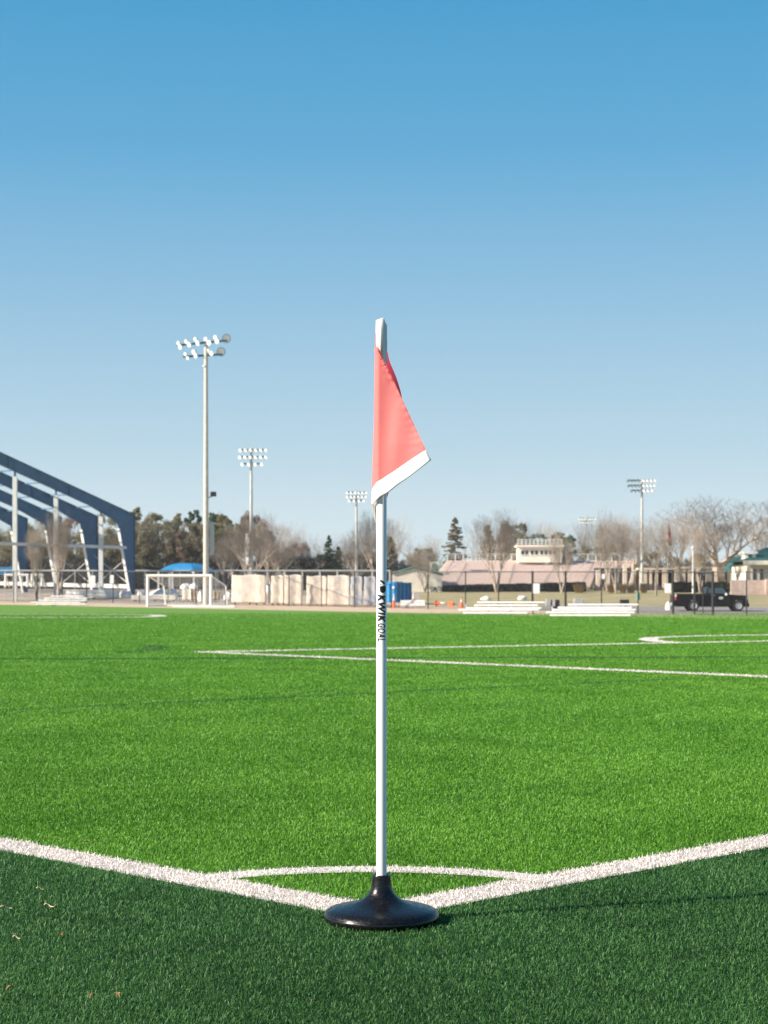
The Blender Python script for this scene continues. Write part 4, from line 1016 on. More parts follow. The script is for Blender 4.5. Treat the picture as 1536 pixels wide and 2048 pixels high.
# ------------------------------------------------------------------ floodlights
def lamp(parent, c, aim, r, dark=False, lens='lens'):
    aim = Vector(aim).normalized(); c = Vector(c)
    o = MB().lathe([(.0, -1.15 * r), (.35 * r, -1.1 * r), (.55 * r, -.75 * r), (.85 * r, -.3 * r), (1.0 * r, 0), (1.0 * r, .06 * r), (.93 * r, .06 * r), (.88 * r, -.02 * r)],
        c=c, axis=aim, n=16, capa=False, capb=False).build('lamp', 'bowl_dark' if dark else 'bowl', parent, smooth=True)
    l = MB().lathe([(.0, .05 * r), (.5 * r, .04 * r), (.9 * r, -.005 * r)], c=c, axis=aim, n=16, capa=False, capb=False).build('lens', lens, o, smooth=True)
    return o
def floodlight(label, px, base_z, d, top, rb, rt, arms, lamps, lr, material='galv', name='floodlight_pole', lsc=1.0):
    x = wx(px, d); t = thing(name, label, 'floodlight', (x, d, base_z))
    zt = wz(top, d); MB().tube((x, d, base_z), (x, d, zt), rb, rt, 16).build('pole', material, t, smooth=True)
    for (a, b2) in arms:
        pa, pb = P(*a), P(*b2); MB().beam(pa, pb, .12, .14).build('crossarm', 'bowl_dark', t)
    for (lx, ly, ld, aim, dark, k) in lamps: lamp(t, P(lx, ly, ld), aim, lr * k * lsc, dark)
    return t
# tallest pole: two slanting arms with paired lamps
d = dfor(412, 1210.5) + 1.5; s_ = 1 / 6.4
def q(x, y, dy=0): return (330 + x * s_, 640 + y * s_, d + dy)
L_ = []
FRONT = (-.75, -.8, -.35)
for x, y, dy in ((168, 298, -.3), (190, 345, -1.2), (268, 276, -.3), (305, 315, -1.2), (385, 246, -.3), (415, 296, -1.2), (517, 245, -.2), (560, 292, -1.1), (640, 222, .2), (662, 272, -.8)):
    L_.append((*q(x, y, dy), FRONT if x < 500 else (-.55, -.9, -.3), False, 1.05 if dy > -.5 else 1.25))
for x, y, dy in ((258, 437, -.2), (288, 488, -1.0), (364, 412, -.2), (388, 456, -1.1), (545, 400, -.1), (590, 425, -1.0)):
    L_.append((*q(x, y, dy), FRONT if x < 500 else (-.5, -.9, -.4), False, .9 if x < 300 else 1.25))
L_.append((*q(785, 236, .4), (.35, -1, -.25), True, 1.95)); L_.append((*q(718, 406, .3), (.35, -1, -.25), True, 1.95))
fp1 = floodlight('tallest tan floodlight pole with two slanting rows of lamps near the goal', 412, Zt(412, d) - .1, d, 690, .235 * d / 141, .15 * d / 141,
    [(q(150, 325), q(800, 262)), (q(235, 470), q(735, 440))], L_, .185, 'pole_tan', lsc=d / 141)
MB().lathe([(.19, 0), (.19, .12)], c=(wx(410, d), d, wz(734, d)), n=16).build('joint_band', 'galv', fp1)
MB().beam((wx(413, d) , d, wz(997, d)), (wx(425, d), d, wz(992, d)), .07, .07).build('bracket', 'black_steel', fp1)
MB().box((wx(421, d), d - .25, wz(993, d)), (wx(432.5, d), d + .2, wz(983.5, d))).build('side_floodlight', 'black_steel', fp1, bevel=.06)
MB().box((wx(418.5, d), d + .1, wz(1110, d)), (wx(427, d), d + .4, wz(1044, d))).build('control_cabinet', 'bowl', fp1, bevel=.02)
def std_light(label, px, d, base_py, top, rows, lr, dark_left=False, r0=.2, cab=None, bright=lambda k: True):
    arms = []; L = []
    for (a, b2, y, n) in rows:
        arms.append(((a, y - .5, d), (b2, y - .5, d)))
        for k in range(n):
            x = a + (b2 - a) * k / (n - 1)
            dk = dark_left and x < px - 1
            L.append((x, y + 1, d - .35, (.9, -.6, -.3) if dk else (-.6, -.9, -.35), dk, 1.0))
    t = floodlight(label, px, wz(base_py, d), d, top, r0, r0 * .6, arms, L, lr)
    if cab:
        for (y0, y1) in cab: MB().box((wx(px - 11, d), d - .35, wz(y1, d)), (wx(px - 4, d), d - .02, wz(y0, d))).build('control_cabinet', 'white_paint', t, bevel=.03)
    return t
std_light('floodlight pole with white control boxes behind the first tan pallet load', 502.5, 176, 1150, 896, [(480, 531, 900, 6), (479, 531, 914, 6), (484, 523, 928, 4)], .205, cab=[(1067, 1090), (1092, 1112), (1114, 1130)], r0=.20)
std_light('slim floodlight pole left of the corner flag', 713, 186, 1154, 981, [(694, 732, 985, 6), (694, 731, 993, 6), (698, 727, 1001, 4)], .15, r0=.175)
std_light('floodlight pole behind the right end of the stadium', 1284, 186, 1165, 957, [(1257, 1309, 961, 8), (1258, 1308, 971, 8), (1264, 1303, 981, 6)], .17, dark_left=True, r0=.175)
std_light('small distant floodlight behind the right half of the stadium', 1171.5, 290, 1180, 1034, [(1158, 1190, 1037, 7), (1160, 1186, 1044, 6)], .15, r0=.16)
t = thing('lamp_post', 'plain white lamp post left of the big bare oak', 'lamp post', (wx(1386, 165), 165, Zt(1386, 165)))
g = base_of(t); MB().tube(g, (g.x, g.y, wz(1100, 165)), .09, .07, 12).build('post', 'white_paint', t, smooth=True)
MB().lathe([(.08, 0), (.16, .08), (.14, .3), (.05, .4)], c=(g.x, g.y, wz(1100, 165)), n=14).build('lamp_head', 'pale_steel', t, smooth=True)
t = thing('flagpole', 'thin grey flagpole right of the stadium with a limp dark red flag', 'flagpole', (wx(1335, 190), 190, Zt(1335, 190)))
g = base_of(t); MB().tube(g, (g.x, g.y, wz(1042, 190)), .06, .04, 8).build('pole', 'galv', t)
mb = MB(); vs = []
for i in range(13):
    for j in range(7):
        zz = wz(1046 + 41 * i / 12, 190); wj = (j / 6) * (.12 + .28 * math.sin(i / 12 * 2.2)); vs.append((g.x + .05 + wj, 190 - .1 + .12 * math.sin(j * 2.4 + i * .2), zz - .3 * (j / 6)))
mb.add(vs, [(i*7+j, i*7+j+1, (i+1)*7+j+1, (i+1)*7+j) for i in range(12) for j in range(6)])
o = mb.build('limp_flag', 'us_red', t, smooth=True); o.modifiers.new('thick', 'SOLIDIFY').thickness = .02

# ------------------------------------------------------------------ soccer goal at the far side
d = dfor(358, 1213.3); zb = wz(1213.3, d); zt = wz(1151.5, d)
t = thing('soccer_goal', 'white soccer goal in front of the tallest floodlight pole', 'goal', (wx(358, d), d, zb))
xl, xr = wx(295.5, d), wx(422, d)
for x in (xl, xr):
    MB().tube((x, d, zb), (x, d, zt + .09), .10, n=14).build('post', 'white_paint', t, smooth=True)
    MB().tube((x, d + .05, zt), (x + .75, d + 2.6, zb + 1.4), .05, n=8).build('side_stay', 'white_paint', t)
    MB().tube((x + .75, d + 2.6, zb + 1.4), (x + .85, d + 2.8, zb), .05, n=8).build('rear_leg', 'white_paint', t)
    MB().tube((x, d, zb + .05), (x + .85, d + 2.8, zb + .05), .05, n=8).build('ground_bar', 'white_paint', t)
MB().tube((xl - .1, d, zt), (xr + .1, d, zt), .10, n=14).build('crossbar', 'white_paint', t, smooth=True)
MB().tube((xl + .85, d + 2.8, zb + .05), (xr + .85, d + 2.8, zb + .05), .05, n=8).build('ground_bar', 'white_paint', t)
mb = MB()
for k in range(20):
    x = xl + (xr - xl) * k / 19; mb.tube((x + .75, d + 2.6, zb + 1.4), (x + .85, d + 2.8, zb), .005, n=3, cap=False); mb.tube((x, d + .05, zt), (x + .75, d + 2.6, zb + 1.4), .005, n=3, cap=False)
for k in range(8):
    z = zb + .2 * k; mb.tube((xl + .82, d + 2.7, z), (xr + .82, d + 2.7, z), .005, n=3, cap=False)
for k in range(1, 7):
    f = k / 7; mb.tube((xl + .75 * f, d + 2.6 * f, zt + (zb + 1.4 - zt) * f), (xr + .75 * f, d + 2.6 * f, zt + (zb + 1.4 - zt) * f), .005, n=3, cap=False)
mb.build('net', 'white_paint', t)
o = MB().box((wx(345, dfor(400, 1214.5)), dfor(400, 1214.5), wz(1215.5, dfor(400, 1214.5))), (wx(470, dfor(400, 1214.5)), dfor(400, 1214.5) + .3, wz(1211, dfor(400, 1214.5)))).build('white_beam', 'white_paint', loc=P(400, 1214.5, dfor(400, 1214.5)), bevel=.02)
tag(o, 'long white beam lying at the foot of the goal', 'beam')
t = thing('gate_post', 'pale square post behind the goal with a sign', 'post', (wx(338, 150), 150, Zt(338, 150)))
g = base_of(t); MB().box((g.x - .12, 149.9, g.z), (g.x + .12, 150.1, wz(1147, 150))).build('post_shaft', 'pale_steel', t, bevel=.02)
MB().box((g.x - .16, 149.86, wz(1147, 150)), (g.x + .16, 150.14, wz(1145.5, 150))).build('post_cap', 'galv', t)

# ------------------------------------------------------------------ blue canopy pavilion and others
d = 172; t = thing('picnic_shelter', 'shelter with a blue hipped canopy left of the tallest floodlight pole', 'shelter', (wx(372, d), d, Zt(372, d)))
g = base_of(t); ap = P(374, 1126.5, d + 2.2); hl, hr = P(316, 1142, d), P(432, 1143, d + .5); bl = Vector((hl.x + .8, d + 4.8, hl.z)); br_ = Vector((hr.x - .2, d + 4.8, hr.z)); fm = P(388, 1143.5, d - 1.5)
mb = MB(); rows = []
def hipface(a, b2, n=8):
    vs = []
    for i in range(n + 1):
        f = i / n; e0 = a.lerp(ap, f); e1 = b2.lerp(ap, f); zz = math.sin(f * math.pi) * .28
        vs += [e0 + Vector((0, 0, zz)), e1 + Vector((0, 0, zz))]
    mb.add(vs, [(2*i, 2*i+1, 2*i+3, 2*i+2) for i in range(n)])
for a, b2 in ((hl, fm), (fm, hr), (hr, br_), (br_, bl), (bl, hl)): hipface(a, b2)
o = mb.build('canopy', 'canopy', t); o.modifiers.new('thick', 'SOLIDIFY').thickness = .04
for p in (hl, hr, bl, br_, fm):
    x, y = p.x * .985 + g.x * .015, p.y; MB().box((x - .09, y - .09, Zt(768 + F * x / y, y)), (x + .09, y + .09, p.z)).build('post', 'pale_steel', t)
MB().lathe([(0, 0), (.2, .05), (.2, .3), (0, .36)], c=(fm.x, fm.y, fm.z - .18), n=12).build('corner_cap', 'white_paint', t)
d = 176; o = MB().prism([P(-5, 1150, d), P(36, 1150, d), P(36, 1139, d), P(26, 1134, d), P(-5, 1134, d)], (0, 3, 0)).build('blue_tent', 'canopy', loc=P(10, 1150, d)); tag(o, 'small bright blue tent roof at the far left edge', 'tent')
d = 180; t = thing('gabled_shed', 'cream shed with a low green gable left of the stadium seats', 'shed', (wx(826, d), d, Zt(826, d)))
zb = Zt(826, d) - .2
MB().prism([P(785, 0, d).xy.to_3d() + Vector((0, 0, zb)), P(884, 0, d).xy.to_3d() + Vector((0, 0, zb)), P(884, 1150, d), P(830, 1136.5, d), P(785, 1148, d)], (0, 5, 0)).build('wall', 'cream', t)
for a, b2 in ((P(783, 1147.5, d - .2), P(830, 1134.5, d - .2)), (P(830, 1134.5, d - .2), P(886, 1149, d - .2))):
    MB().prism([a, b2, b2 + Vector((0, 0, .14)), a + Vector((0, 0, .14))], (0, 5.6, 0)).build('roof', 'teal', t)
o = MB().box((wx(861, 181), 180.2, wz(1139, 181)), (wx(879, 181), 182, wz(1124, 181))).build('vent_box', 'cream', t, bevel=.05)
MB().lathe([(.0, 0), (.28, 0), (.28, .03), (.0, .05)], c=(wx(869, 181), 180.17, wz(1132, 181)), axis=(0, -1, 0), n=16).build('fan_grille', 'teal', t)

# stadium
d = 184; t = thing('stadium_stand', 'pink seated stadium stand behind the dark hedge', 'grandstand', (wx(1060, d), d, Zt(1060, d)))
NR = 17; yT, yB = 1121.5, 1172
for k in range(NR):
    f = k / (NR - 1); dd = d + (1 - f) * 11; py = yT + (yB - yT) * f
    xa = 893 - (893 - 853) * f; xb = 1270 if py < 1133 else (1262 - (py - 1133) * 2.0 if py < 1142 else 1192 - (py - 1142) * .4)
    z = wz(py, dd)
    MB().box((wx(xa, dd), dd, z - .06), (wx(xb, dd), dd + .32, z + .02)).build('seat_row', 'pink_seat', t)
    MB().box((wx(xa, dd), dd + .36, z - .17 - .14), (wx(xb, dd), dd + .40, z + .02)).build('riser', 'pink_seat', t)
xm_ = [wx(893, 195), wx(1270, 195)]
mb = MB()
for k in range(NR - 1):
    f = k / (NR - 1); dd = d + (1 - f) * 11; py = yT + (yB - yT) * f; xa = 893 - 40 * f; xb = 1268 if py < 1133 else 1190
    mb.box((wx(xa, dd), dd - .28, wz(py, dd) - .36), (wx(xb, dd), dd + .38, wz(py, dd) - .31))
mb.build('deck', 'galv', t)
dd = 195.6; ztop = wz(1121, dd)
for px in list(range(895, 1036, 16)) + list(range(1128, 1272, 16)):
    MB().tube((wx(px, dd), dd, ztop - .4), (wx(px, dd), dd, wz(1108.5, dd)), .075, n=8).build('railing_post', 'galv', t)
for py in (1108.5, 1112.5, 1117):
    for a, b2 in ((894, 1036), (1128, 1270)): MB().tube((wx(a, dd), dd, wz(py, dd)), (wx(b2, dd), dd, wz(py, dd)), .06 if py < 1110 else .03, n=6).build('rail', 'galv', t)
for k in range(5):
    f = k / 4; a_ = 893 - 40 * f; yy = d + (1 - f) * 11; pyy = yT + (yB - yT) * f
    MB().tube((wx(a_ - 2, yy), yy, wz(pyy, yy) - .3), (wx(a_ - 2, yy), yy, wz(pyy - 12, yy)), .05, n=6).build('railing_post', 'teal', t)
MB().tube((wx(891, 195), 195, wz(1109, 195)), (wx(851, 184), 184, wz(1160, 184)), .05, n=6).build('rail', 'teal', t)
for (xa, xb) in ((925, 882), (1020, 990), (1105, 1058), (1178, 1135)):
    MB().tube((wx(xa, 194), 194, wz(1123, 194) + .2), (wx(xb, d), d, wz(1162, d) + .5), .05, n=6).build('aisle_rail', 'pink_seat', t)
for px in (1196, 1216, 1250, 1268):
    MB().box((wx(px, 186) - .2, 186, Zt(px, 186)), (wx(px, 186) + .2, 186.4, wz(1140 if px < 1240 else 1128, 186))).build('support_column', 'beige', t)
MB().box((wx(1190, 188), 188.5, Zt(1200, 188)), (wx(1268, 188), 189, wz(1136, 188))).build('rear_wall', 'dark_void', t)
# press box
d2 = 193; pb = thing('press_box', 'cream press box with eight dark windows on top of the stand', 'press box', (wx(1081, d2), d2, wz(1124, d2)))
MB().box((wx(1037, d2), d2, wz(1125, d2)), (wx(1124, d2), d2 + 3, wz(1094, d2))).build('wall', 'cream', pb)
MB().box((wx(1033, d2), d2 - .35, wz(1094, d2) + .003), (wx(1127.5, d2), d2 + 3.3, wz(1090, d2))).build('roof', 'cream', pb)
for x in (1042.5, 1050.5, 1061.5, 1070, 1080.5, 1089, 1097.5, 1106):
    w_ = MB().box((wx(x, d2), d2 - .03, wz(1109.5, d2)), (wx(x + 5.6, d2), d2 + .1, wz(1101, d2))).build('window', 'glass_dark', pb)
    mb = MB(); a, b2, c, e = wx(x, d2) - .05, wx(x + 5.6, d2) + .05, wz(1109.5, d2) - .05, wz(1101, d2) + .05
    mb.box((a, d2 - .07, c), (b2, d2 - .035, c + .06)); mb.box((a, d2 - .07, e - .06), (b2, d2 - .035, e)); mb.build('frame', 'white_paint', w_)
mb = MB()
for x in np.linspace(1036, 1124, 12): mb.tube((wx(x, d2), d2, wz(1090, d2)), (wx(x, d2), d2, wz(1079, d2)), .045, n=6)
for py in (1079, 1083, 1087): mb.tube((wx(1036, d2), d2, wz(py, d2)), (wx(1124, d2), d2, wz(py, d2)), .04, n=6)
mb.build('roof_railing', 'pale_steel', pb)
MB().box((wx(1131, d2), d2 + 1, wz(1121, d2)), (wx(1139, d2), d2 + 2, wz(1094, d2))).build('stair_screen', 'blue_steel', pb)

# hedges
def hedge(px0, px1, top0, top1, d, label, leaf, depth=1.6, n=7000, size=.14):
    g = G((px0 + px1) / 2, d); mb = MB(); gg = np.random.default_rng(int(px0)); k = gg.random(n)
    x = wx(px0, d) + (wx(px1, d) - wx(px0, d)) * k; y = d + gg.random(n) * depth * (.3 + .7 * gg.random(n)); px = 768 + F * x / d
    zb = np.array([Zt(p, d) for p in np.linspace(px0, px1, 20)]); zb = np.interp(k, np.linspace(0, 1, 20), zb); zt_ = wz(top0 + (top1 - top0) * k, d)
    z = zb - .1 + (zt_ - zb + .1) * gg.random(n) ** .8 * (1 - .04 * np.abs(np.sin(x * 2.2)))
    p = np.stack([x, y, z], 1); a = gg.normal(size=(n, 3)); a /= np.linalg.norm(a, axis=1)[:, None]; b2 = np.cross(a, gg.normal(size=(n, 3))); b2 /= np.linalg.norm(b2, axis=1)[:, None]
    s = size * gg.uniform(.6, 1.3, n)[:, None]
    mb.add(np.stack([p - a*s, p - b2*s*.6, p + a*s, p + b2*s*.6], 1).reshape(-1, 3), [(4*i, 4*i+1, 4*i+2, 4*i+3) for i in range(n)])
    # inner woody mass
    xs = np.linspace(px0, px1, 14); vs = []
    for q_ in xs: vs += [(wx(q_, d), d + .35, Zt(q_, d) - .2), (wx(q_, d), d + .35, wz(top0 + (top1-top0)*(q_-px0)/(px1-px0), d) - .2), (wx(q_, d), d + depth - .2, wz(top0 + (top1-top0)*(q_-px0)/(px1-px0), d) - .2), (wx(q_, d), d + depth - .2, Zt(q_, d) - .2)]
    mb.add(vs, [(4*i+j, 4*i+j+1, 4*i+5+j, 4*i+4+j) for i in range(13) for j in range(3)])
    o = mb.build('hedge', leaf, loc=g); tag(o, label, 'hedge'); return o
hedge(858, 1172, 1172, 1164, 180, 'long dark clipped hedge below the pink stadium seats', 'leaf_dark', n=12000)
hedge(820, 868, 1172, 1172, 181, 'short green hedge at the left end of the long dark one', 'leaf_hedge', n=3000)
hedge(1350, 1462, 1164, 1164, 176, 'green hedge behind the black pickup', 'leaf_hedge', n=5000)
for px, w_, lab in ((1158, 22, 'tan ornamental grass at the right end of the dark hedge'), (1222, 16, 'tan ornamental grass left of the dark stand wall'), (1246, 14, 'second tan ornamental grass below the stand'), (1262, 16, 'tan ornamental grass at the stand corner'), (1288, 14, 'tan grass clump right of the floodlight pole base')):
    g = G(px, 175); mb = MB(); r = random.Random(px); s = 175 / F
    for k in range(260):
        a = r.uniform(0, 6.28); q_ = r.random() ** .5 * w_ * s * .35; p0 = Vector((g.x + math.cos(a) * q_, g.y + math.sin(a) * q_, g.z)); L = r.uniform(.5, 1.0)
        p1 = p0 + Vector((math.cos(a) * q_ * .8, math.sin(a) * q_ * .8, L)); mb.tube(p0, p1, .02, .006, 3, cap=False)
    tag(mb.build('ornamental_grass', 'leaf_tan', loc=g), lab, 'ornamental grass')

# beige colonnade building and green-roofed house on the right
d = 190; t = thing('colonnade', 'low building with beige columns and dark openings behind the pickup', 'building', G(1370, d))
zb = Zt(1370, d) - .3
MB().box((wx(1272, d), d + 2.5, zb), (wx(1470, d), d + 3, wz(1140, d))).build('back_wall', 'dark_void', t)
MB().box((wx(1276, d), d - .1, wz(1139.5, d)), (wx(1360, d), d + 3, wz(1136, d))).build('lintel', 'beige', t)
MB().box((wx(1360.1, d), d - .1, wz(1137.5, d)), (wx(1470, d), d + 3, wz(1133, d))).build('lintel', 'beige', t)
for x0, x1 in ((1280, 1294), (1299, 1304), (1312, 1316), (1325, 1333), (1349, 1360), (1365, 1371), (1376, 1386), (1392, 1397), (1412, 1428), (1446, 1450), (1455, 1464)):
    MB().box((wx(x0, d), d, zb), (wx(x1, d), d + .5, wz(1139 if x0 < 1355 else 1137, d) - .01)).build('column', 'beige', t)
    MB().box((wx(x0 - .8, d), d - .08, wz(1145, d)), (wx(x1 + .8, d), d - .002, wz(1141, d))).build('capital', 'beige', t)
d = 172; t = thing('green_roof_house', 'cream house with a green hipped roof and dormer at the right edge', 'house', G(1540, d))
zb = Zt(1540, d) - .3
MB().box((wx(1500, d), d + 1.5, zb), (wx(1680, d), d + 9, wz(1128, d))).build('wall', 'cream', t)
mb = MB(); e0 = [Vector((wx(1484, d), d, wz(1121.5, d))), Vector((wx(1720, d), d, wz(1121.5, d))), Vector((wx(1720, d), d + 11, wz(1121.5, d))), Vector((wx(1484, d), d + 11, wz(1121.5, d)))]
rg = [Vector((wx(1560, d), d + 5.5, wz(1094, d + 5))), Vector((wx(1640, d), d + 5.5, wz(1094, d + 5)))]
mb.add(e0 + rg, [(0, 1, 5, 4), (1, 2, 5), (2, 3, 4, 5), (3, 0, 4), (3, 2, 1, 0)]); mb.build('roof', 'green_roof', t)
MB().box((wx(1486, d), d - .12, wz(1129.5, d)), (wx(1720, d), d - .002, wz(1121, d))).build('fascia', 'cream', t)
o = MB().box((wx(1495, d), d + 1.4, wz(1118, d)), (wx(1518, d), d + 3.2, wz(1104, d))).build('dormer', 'white_paint', t)
MB().box((wx(1492.5, d), d + 1.2, wz(1107, d) ), (wx(1520.5, d), d + 3.4, wz(1102.5, d))).build('dormer_roof', 'white_paint', o)
MB().box((wx(1503, d), d + 1.36, wz(1114, d)), (wx(1510, d), d + 1.39, wz(1108.5, d))).build('vent', 'green_roof', o)
MB().box((wx(1496, d), d + .3, zb), (wx(1502, d), d + .8, wz(1129.7, d))).build('column', 'beige', t)
for x in (1512, 1526, 1560): MB().box((wx(x, d), d + 1.46, wz(1160, d)), (wx(x + 7, d), d + 1.497, wz(1138, d))).build('window', 'glass_dark', t)
d = 168; o = MB().box((wx(1462, d), d, Zt(1500, d) - .3), (wx(1700, d), d + .3, wz(1160, d))).build('garden_wall', 'brick', loc=G(1540, d)); tag(o, 'low pale brick wall in front of the green roofed house', 'wall')
o = MB().box((wx(1530, d) , d - .4, Zt(1530, d) - .3), (wx(1548, d), d - .003, wz(1158, d))).build('wall_pier', 'brick', loc=G(1537, d)); tag(o, 'pale brick pier at the right edge of the low wall', 'pier')
d = 182; t = thing('teal_shelter', 'dark green shelter roof between the oak and the house', 'shelter', G(1474, d))
MB().prism([P(1460, 1141, d), P(1492, 1141, d), P(1488, 1124, d), P(1472, 1124, d)], (0, 4, 0)).build('roof', 'green_roof', t)
for x in (1463, 1475, 1488): MB().box((wx(x, d), d + .2, Zt(x, d) - .2), (wx(x + 1.5, d), d + .4, wz(1141.2, d))).build('post', 'galv', t)
# utility box and hydrant-like valve on the lawn
o = MB().lathe([(.0, 0), (.16, .0), (.18, .2), (.15, .4), (.17, .45), (.1, .6), (.0, .62)], c=G(1276, 150), n=14).build('litter_bin', 'teal', loc=G(1276, 150), smooth=True); tag(o, 'small dark green bin by the fence post right of the bleacher', 'bin')

# ------------------------------------------------------------------ fences
def dFn(px): return 1 / float(np.interp(px, [0, 1536], [1 / 146, 1 / 106]))
posts = [-90, -30, 27, 75, 125, 173, 226, 279, 336, 392, 451, 513, 578, 643, 709, 783, 856, 931, 997, 1065, 1131, 1203, 1276, 1346, 1388, 1426, 1493, 1560, 1625]
cf = thing('chain_link_fence', 'black chain link fence along the far edge of the pitch', 'fence', G(768, dFn(768)))
def ftop(px): return float(np.interp(px, [0, 1536], [1142.5, 1144]))
for p in posts:
    dd = dFn(p); g = G(p, dd); rr = .075 if p in (1065, 1346, 1426, 1131) else .04
    MB().tube((g.x, g.y, g.z - .05), (g.x, g.y, wz(ftop(p), dd) + .06), rr, n=8).build('post', 'black_steel', cf)
for a, b2 in zip(posts[:-1], posts[1:]):
    for f0 in (0, .93):
        pa, pb = [Vector((wx(p, dFn(p)), dFn(p), (wz(ftop(p), dFn(p)) * (1 - f0) + G(p, dFn(p)).z * f0))) for p in (a, b2)]
        MB().tube(pa, pb, .03 if f0 == 0 else .02, n=6).build('rail', 'wire', cf)
mb = MB()
for a, b2 in zip(posts[:-1], posts[1:]):
    pa, pb = G(a, dFn(a)), G(b2, dFn(b2)); za, zb_ = wz(ftop(a), dFn(a)), wz(ftop(b2), dFn(b2)); L = (pb - pa).length; hh = za - pa.z; n = int(L / .16)
    for k in range(-int(hh / .16), n):
        for sgn in (1, -1):
            # diagonal wire between bottom and top, clipped to the bay
            u0, u1 = k * .16, k * .16 + hh; v0, v1 = 0, 1
            if sgn < 0: v0, v1 = 1, 0
            if u0 < 0: v0 = v0 + (v1 - v0) * (-u0) / (u1 - u0); u0 = 0
            if u1 > L: v1 = v0 + (v1 - v0) * (L - u0) / (u1 - u0); u1 = L
            if u1 - u0 < .05: continue
            f0, f1 = u0 / L, u1 / L; q0, q1_ = pa.lerp(pb, f0), pa.lerp(pb, f1); h0 = za + (zb_ - za) * f0 - q0.z; h1 = za + (zb_ - za) * f1 - q1_.z
            mb.tube(q0 + Vector((0, .03, h0 * v0)), q1_ + Vector((0, .03, h1 * v1)), .004, n=3, cap=False)
mb.build('wire_mesh', 'wire', cf)
def signp(px, y0, y1, lab, w_=11):
    dd = dFn(px) - .12; o = MB().box((wx(px - w_ / 2, dd), dd, wz(y1, dd)), (wx(px + w_ / 2, dd), dd + .02, wz(y0, dd))).build('fence_sign', 'sign', loc=P(px, y1, dd), bevel=.008); tag(o, lab, 'sign', 'blank white signs on the fence')
signp(1073, 1167, 1187, 'white notice panel on the fence in front of the dark hedge', 13)
signp(1336, 1167, 1186, 'white notice panel on the fence left of the black pickup', 13)
signp(224, 1150, 1167, 'white notice panel on the fence right of the steel frame', 7)
signp(186, 1151, 1172, 'tall white notice panel on the fence before the steel frame', 9)
signp(1207, 1148, 1158, 'small round cornered white notice near the stand end', 6)
# gate: arched frames between 1276 and 1346, 1388-1426
dd = dFn(1407); t = thing('fence_gate', 'black double gate frame in front of the pickup bed', 'gate', G(1407, dd - .2))
for p in (1390, 1406, 1424):
    MB().tube(G(p, dd - .2) + Vector((0, 0, .1)), (wx(p, dd - .2), dd - .2, wz(1146, dd - .2)), .035, n=6).build('stile', 'black_steel', t)
for py in (1146, 1190, 1229): MB().tube((wx(1390, dd - .2), dd - .2, wz(py, dd - .2)), (wx(1424, dd - .2), dd - .2, wz(py, dd - .2)), .03, n=6).build('bar', 'black_steel', t)
# galvanised fence behind the pallets and in front of the wood
gf = thing('galvanised_fence', 'grey galvanised fence in front of the wood behind the pallet loads', 'fence', G(350, 160))
ps = list(range(-60, 800, 35)); dd = 160
for p in ps: MB().tube(G(p, dd), (wx(p, dd), dd, wz(1140.5, dd)), .075 if p > 440 else .04, n=6).build('post', 'galv', gf)
MB().tube((wx(ps[0], dd), dd, wz(1141, dd)), (wx(ps[-1], dd), dd, wz(1141, dd)), .06, n=6).build('top_rail', 'galv', gf)
mb = MB(); x0, x1 = wx(ps[0], dd), wx(ps[-1], dd); zA = Zt(300, dd); zB = wz(1141, dd)
for k in range(int((x1 - x0) / .16)):
    x = x0 + k * .16; mb.tube((x, dd + .05, zA), (x + zB - zA, dd + .05, zB), .005, n=3, cap=False); mb.tube((x, dd + .05, zB), (x + zB - zA, dd + .05, zA), .005, n=3, cap=False)
mb.build('wire_mesh', 'wire_grey', gf)

# ------------------------------------------------------------------ black pickup truck
d = 119; s = d / F; X0 = wx(1345, d); ZB = wz(1222, d); W_ = 1.85
t = thing('pickup_truck', 'black extended cab pickup truck parked behind the fence', 'truck', (wx(1421, d), d + W_ / 2, ZB))
def tp(px, py): return Vector((wx(px, d), 0, wz(py, d)))
def side(poly, y0, y1): 
    mb = MB(); mb.prism([tp(*p) + Vector((0, y0, 0)) for p in poly], (0, y1 - y0, 0)); return mb
def arch(cx, cy, r, a0=180, a1=0, n=9): return [(cx + r * math.cos(math.radians(a0 + (a1 - a0) * k / (n - 1))), cy - r * math.sin(math.radians(a0 + (a1 - a0) * k / (n - 1)))) for k in range(n)]
body = [(1349, 1188.5), (1348.5, 1210), (1352, 1213.5)] + [(1374.5, 1213.5)] + arch(1388, 1212, 12.5)[0:] + [(1401, 1213.8), (1464.5, 1213.8)] + arch(1477.5, 1212, 12.5) + [(1491, 1213), (1496.5, 1211), (1496.5, 1199), (1494.5, 1193), (1490, 1191), (1459, 1188.8), (1415, 1188.2)]
side(body, d, d + W_).build('body', 'truck', t, bevel=.05)
cabp = [(1413, 1188.3), (1414.5, 1178), (1418, 1174), (1445, 1173.2), (1449.5, 1175.5), (1460, 1189)]
side(cabp, d + .10, d + W_ - .10).build('cab', 'truck', t, bevel=.05)
for nm, poly in (('rear_window', [(1416, 1186.5), (1417, 1178), (1420, 1175.8), (1427, 1175.5), (1427, 1187)]), ('door_window', [(1430, 1187.3), (1430, 1175.5), (1444, 1175.3), (1447, 1177), (1455, 1187.6)])):
    side(poly, d + .085, d + .098).build(nm, 'truck_glass', t)
    side(poly, d + W_ - .098, d + W_ - .085).build(nm, 'truck_glass', t)
a, b2 = tp(1451, 1177.3), tp(1459.3, 1187.8); MB().add([(a.x+.02, d + .2, a.z), (b2.x+.02, d + .16, b2.z), (b2.x+.02, d + W_ - .16, b2.z), (a.x+.02, d + W_ - .2, a.z)], [(0, 1, 2, 3)]).build('windscreen', 'truck_glass', t)
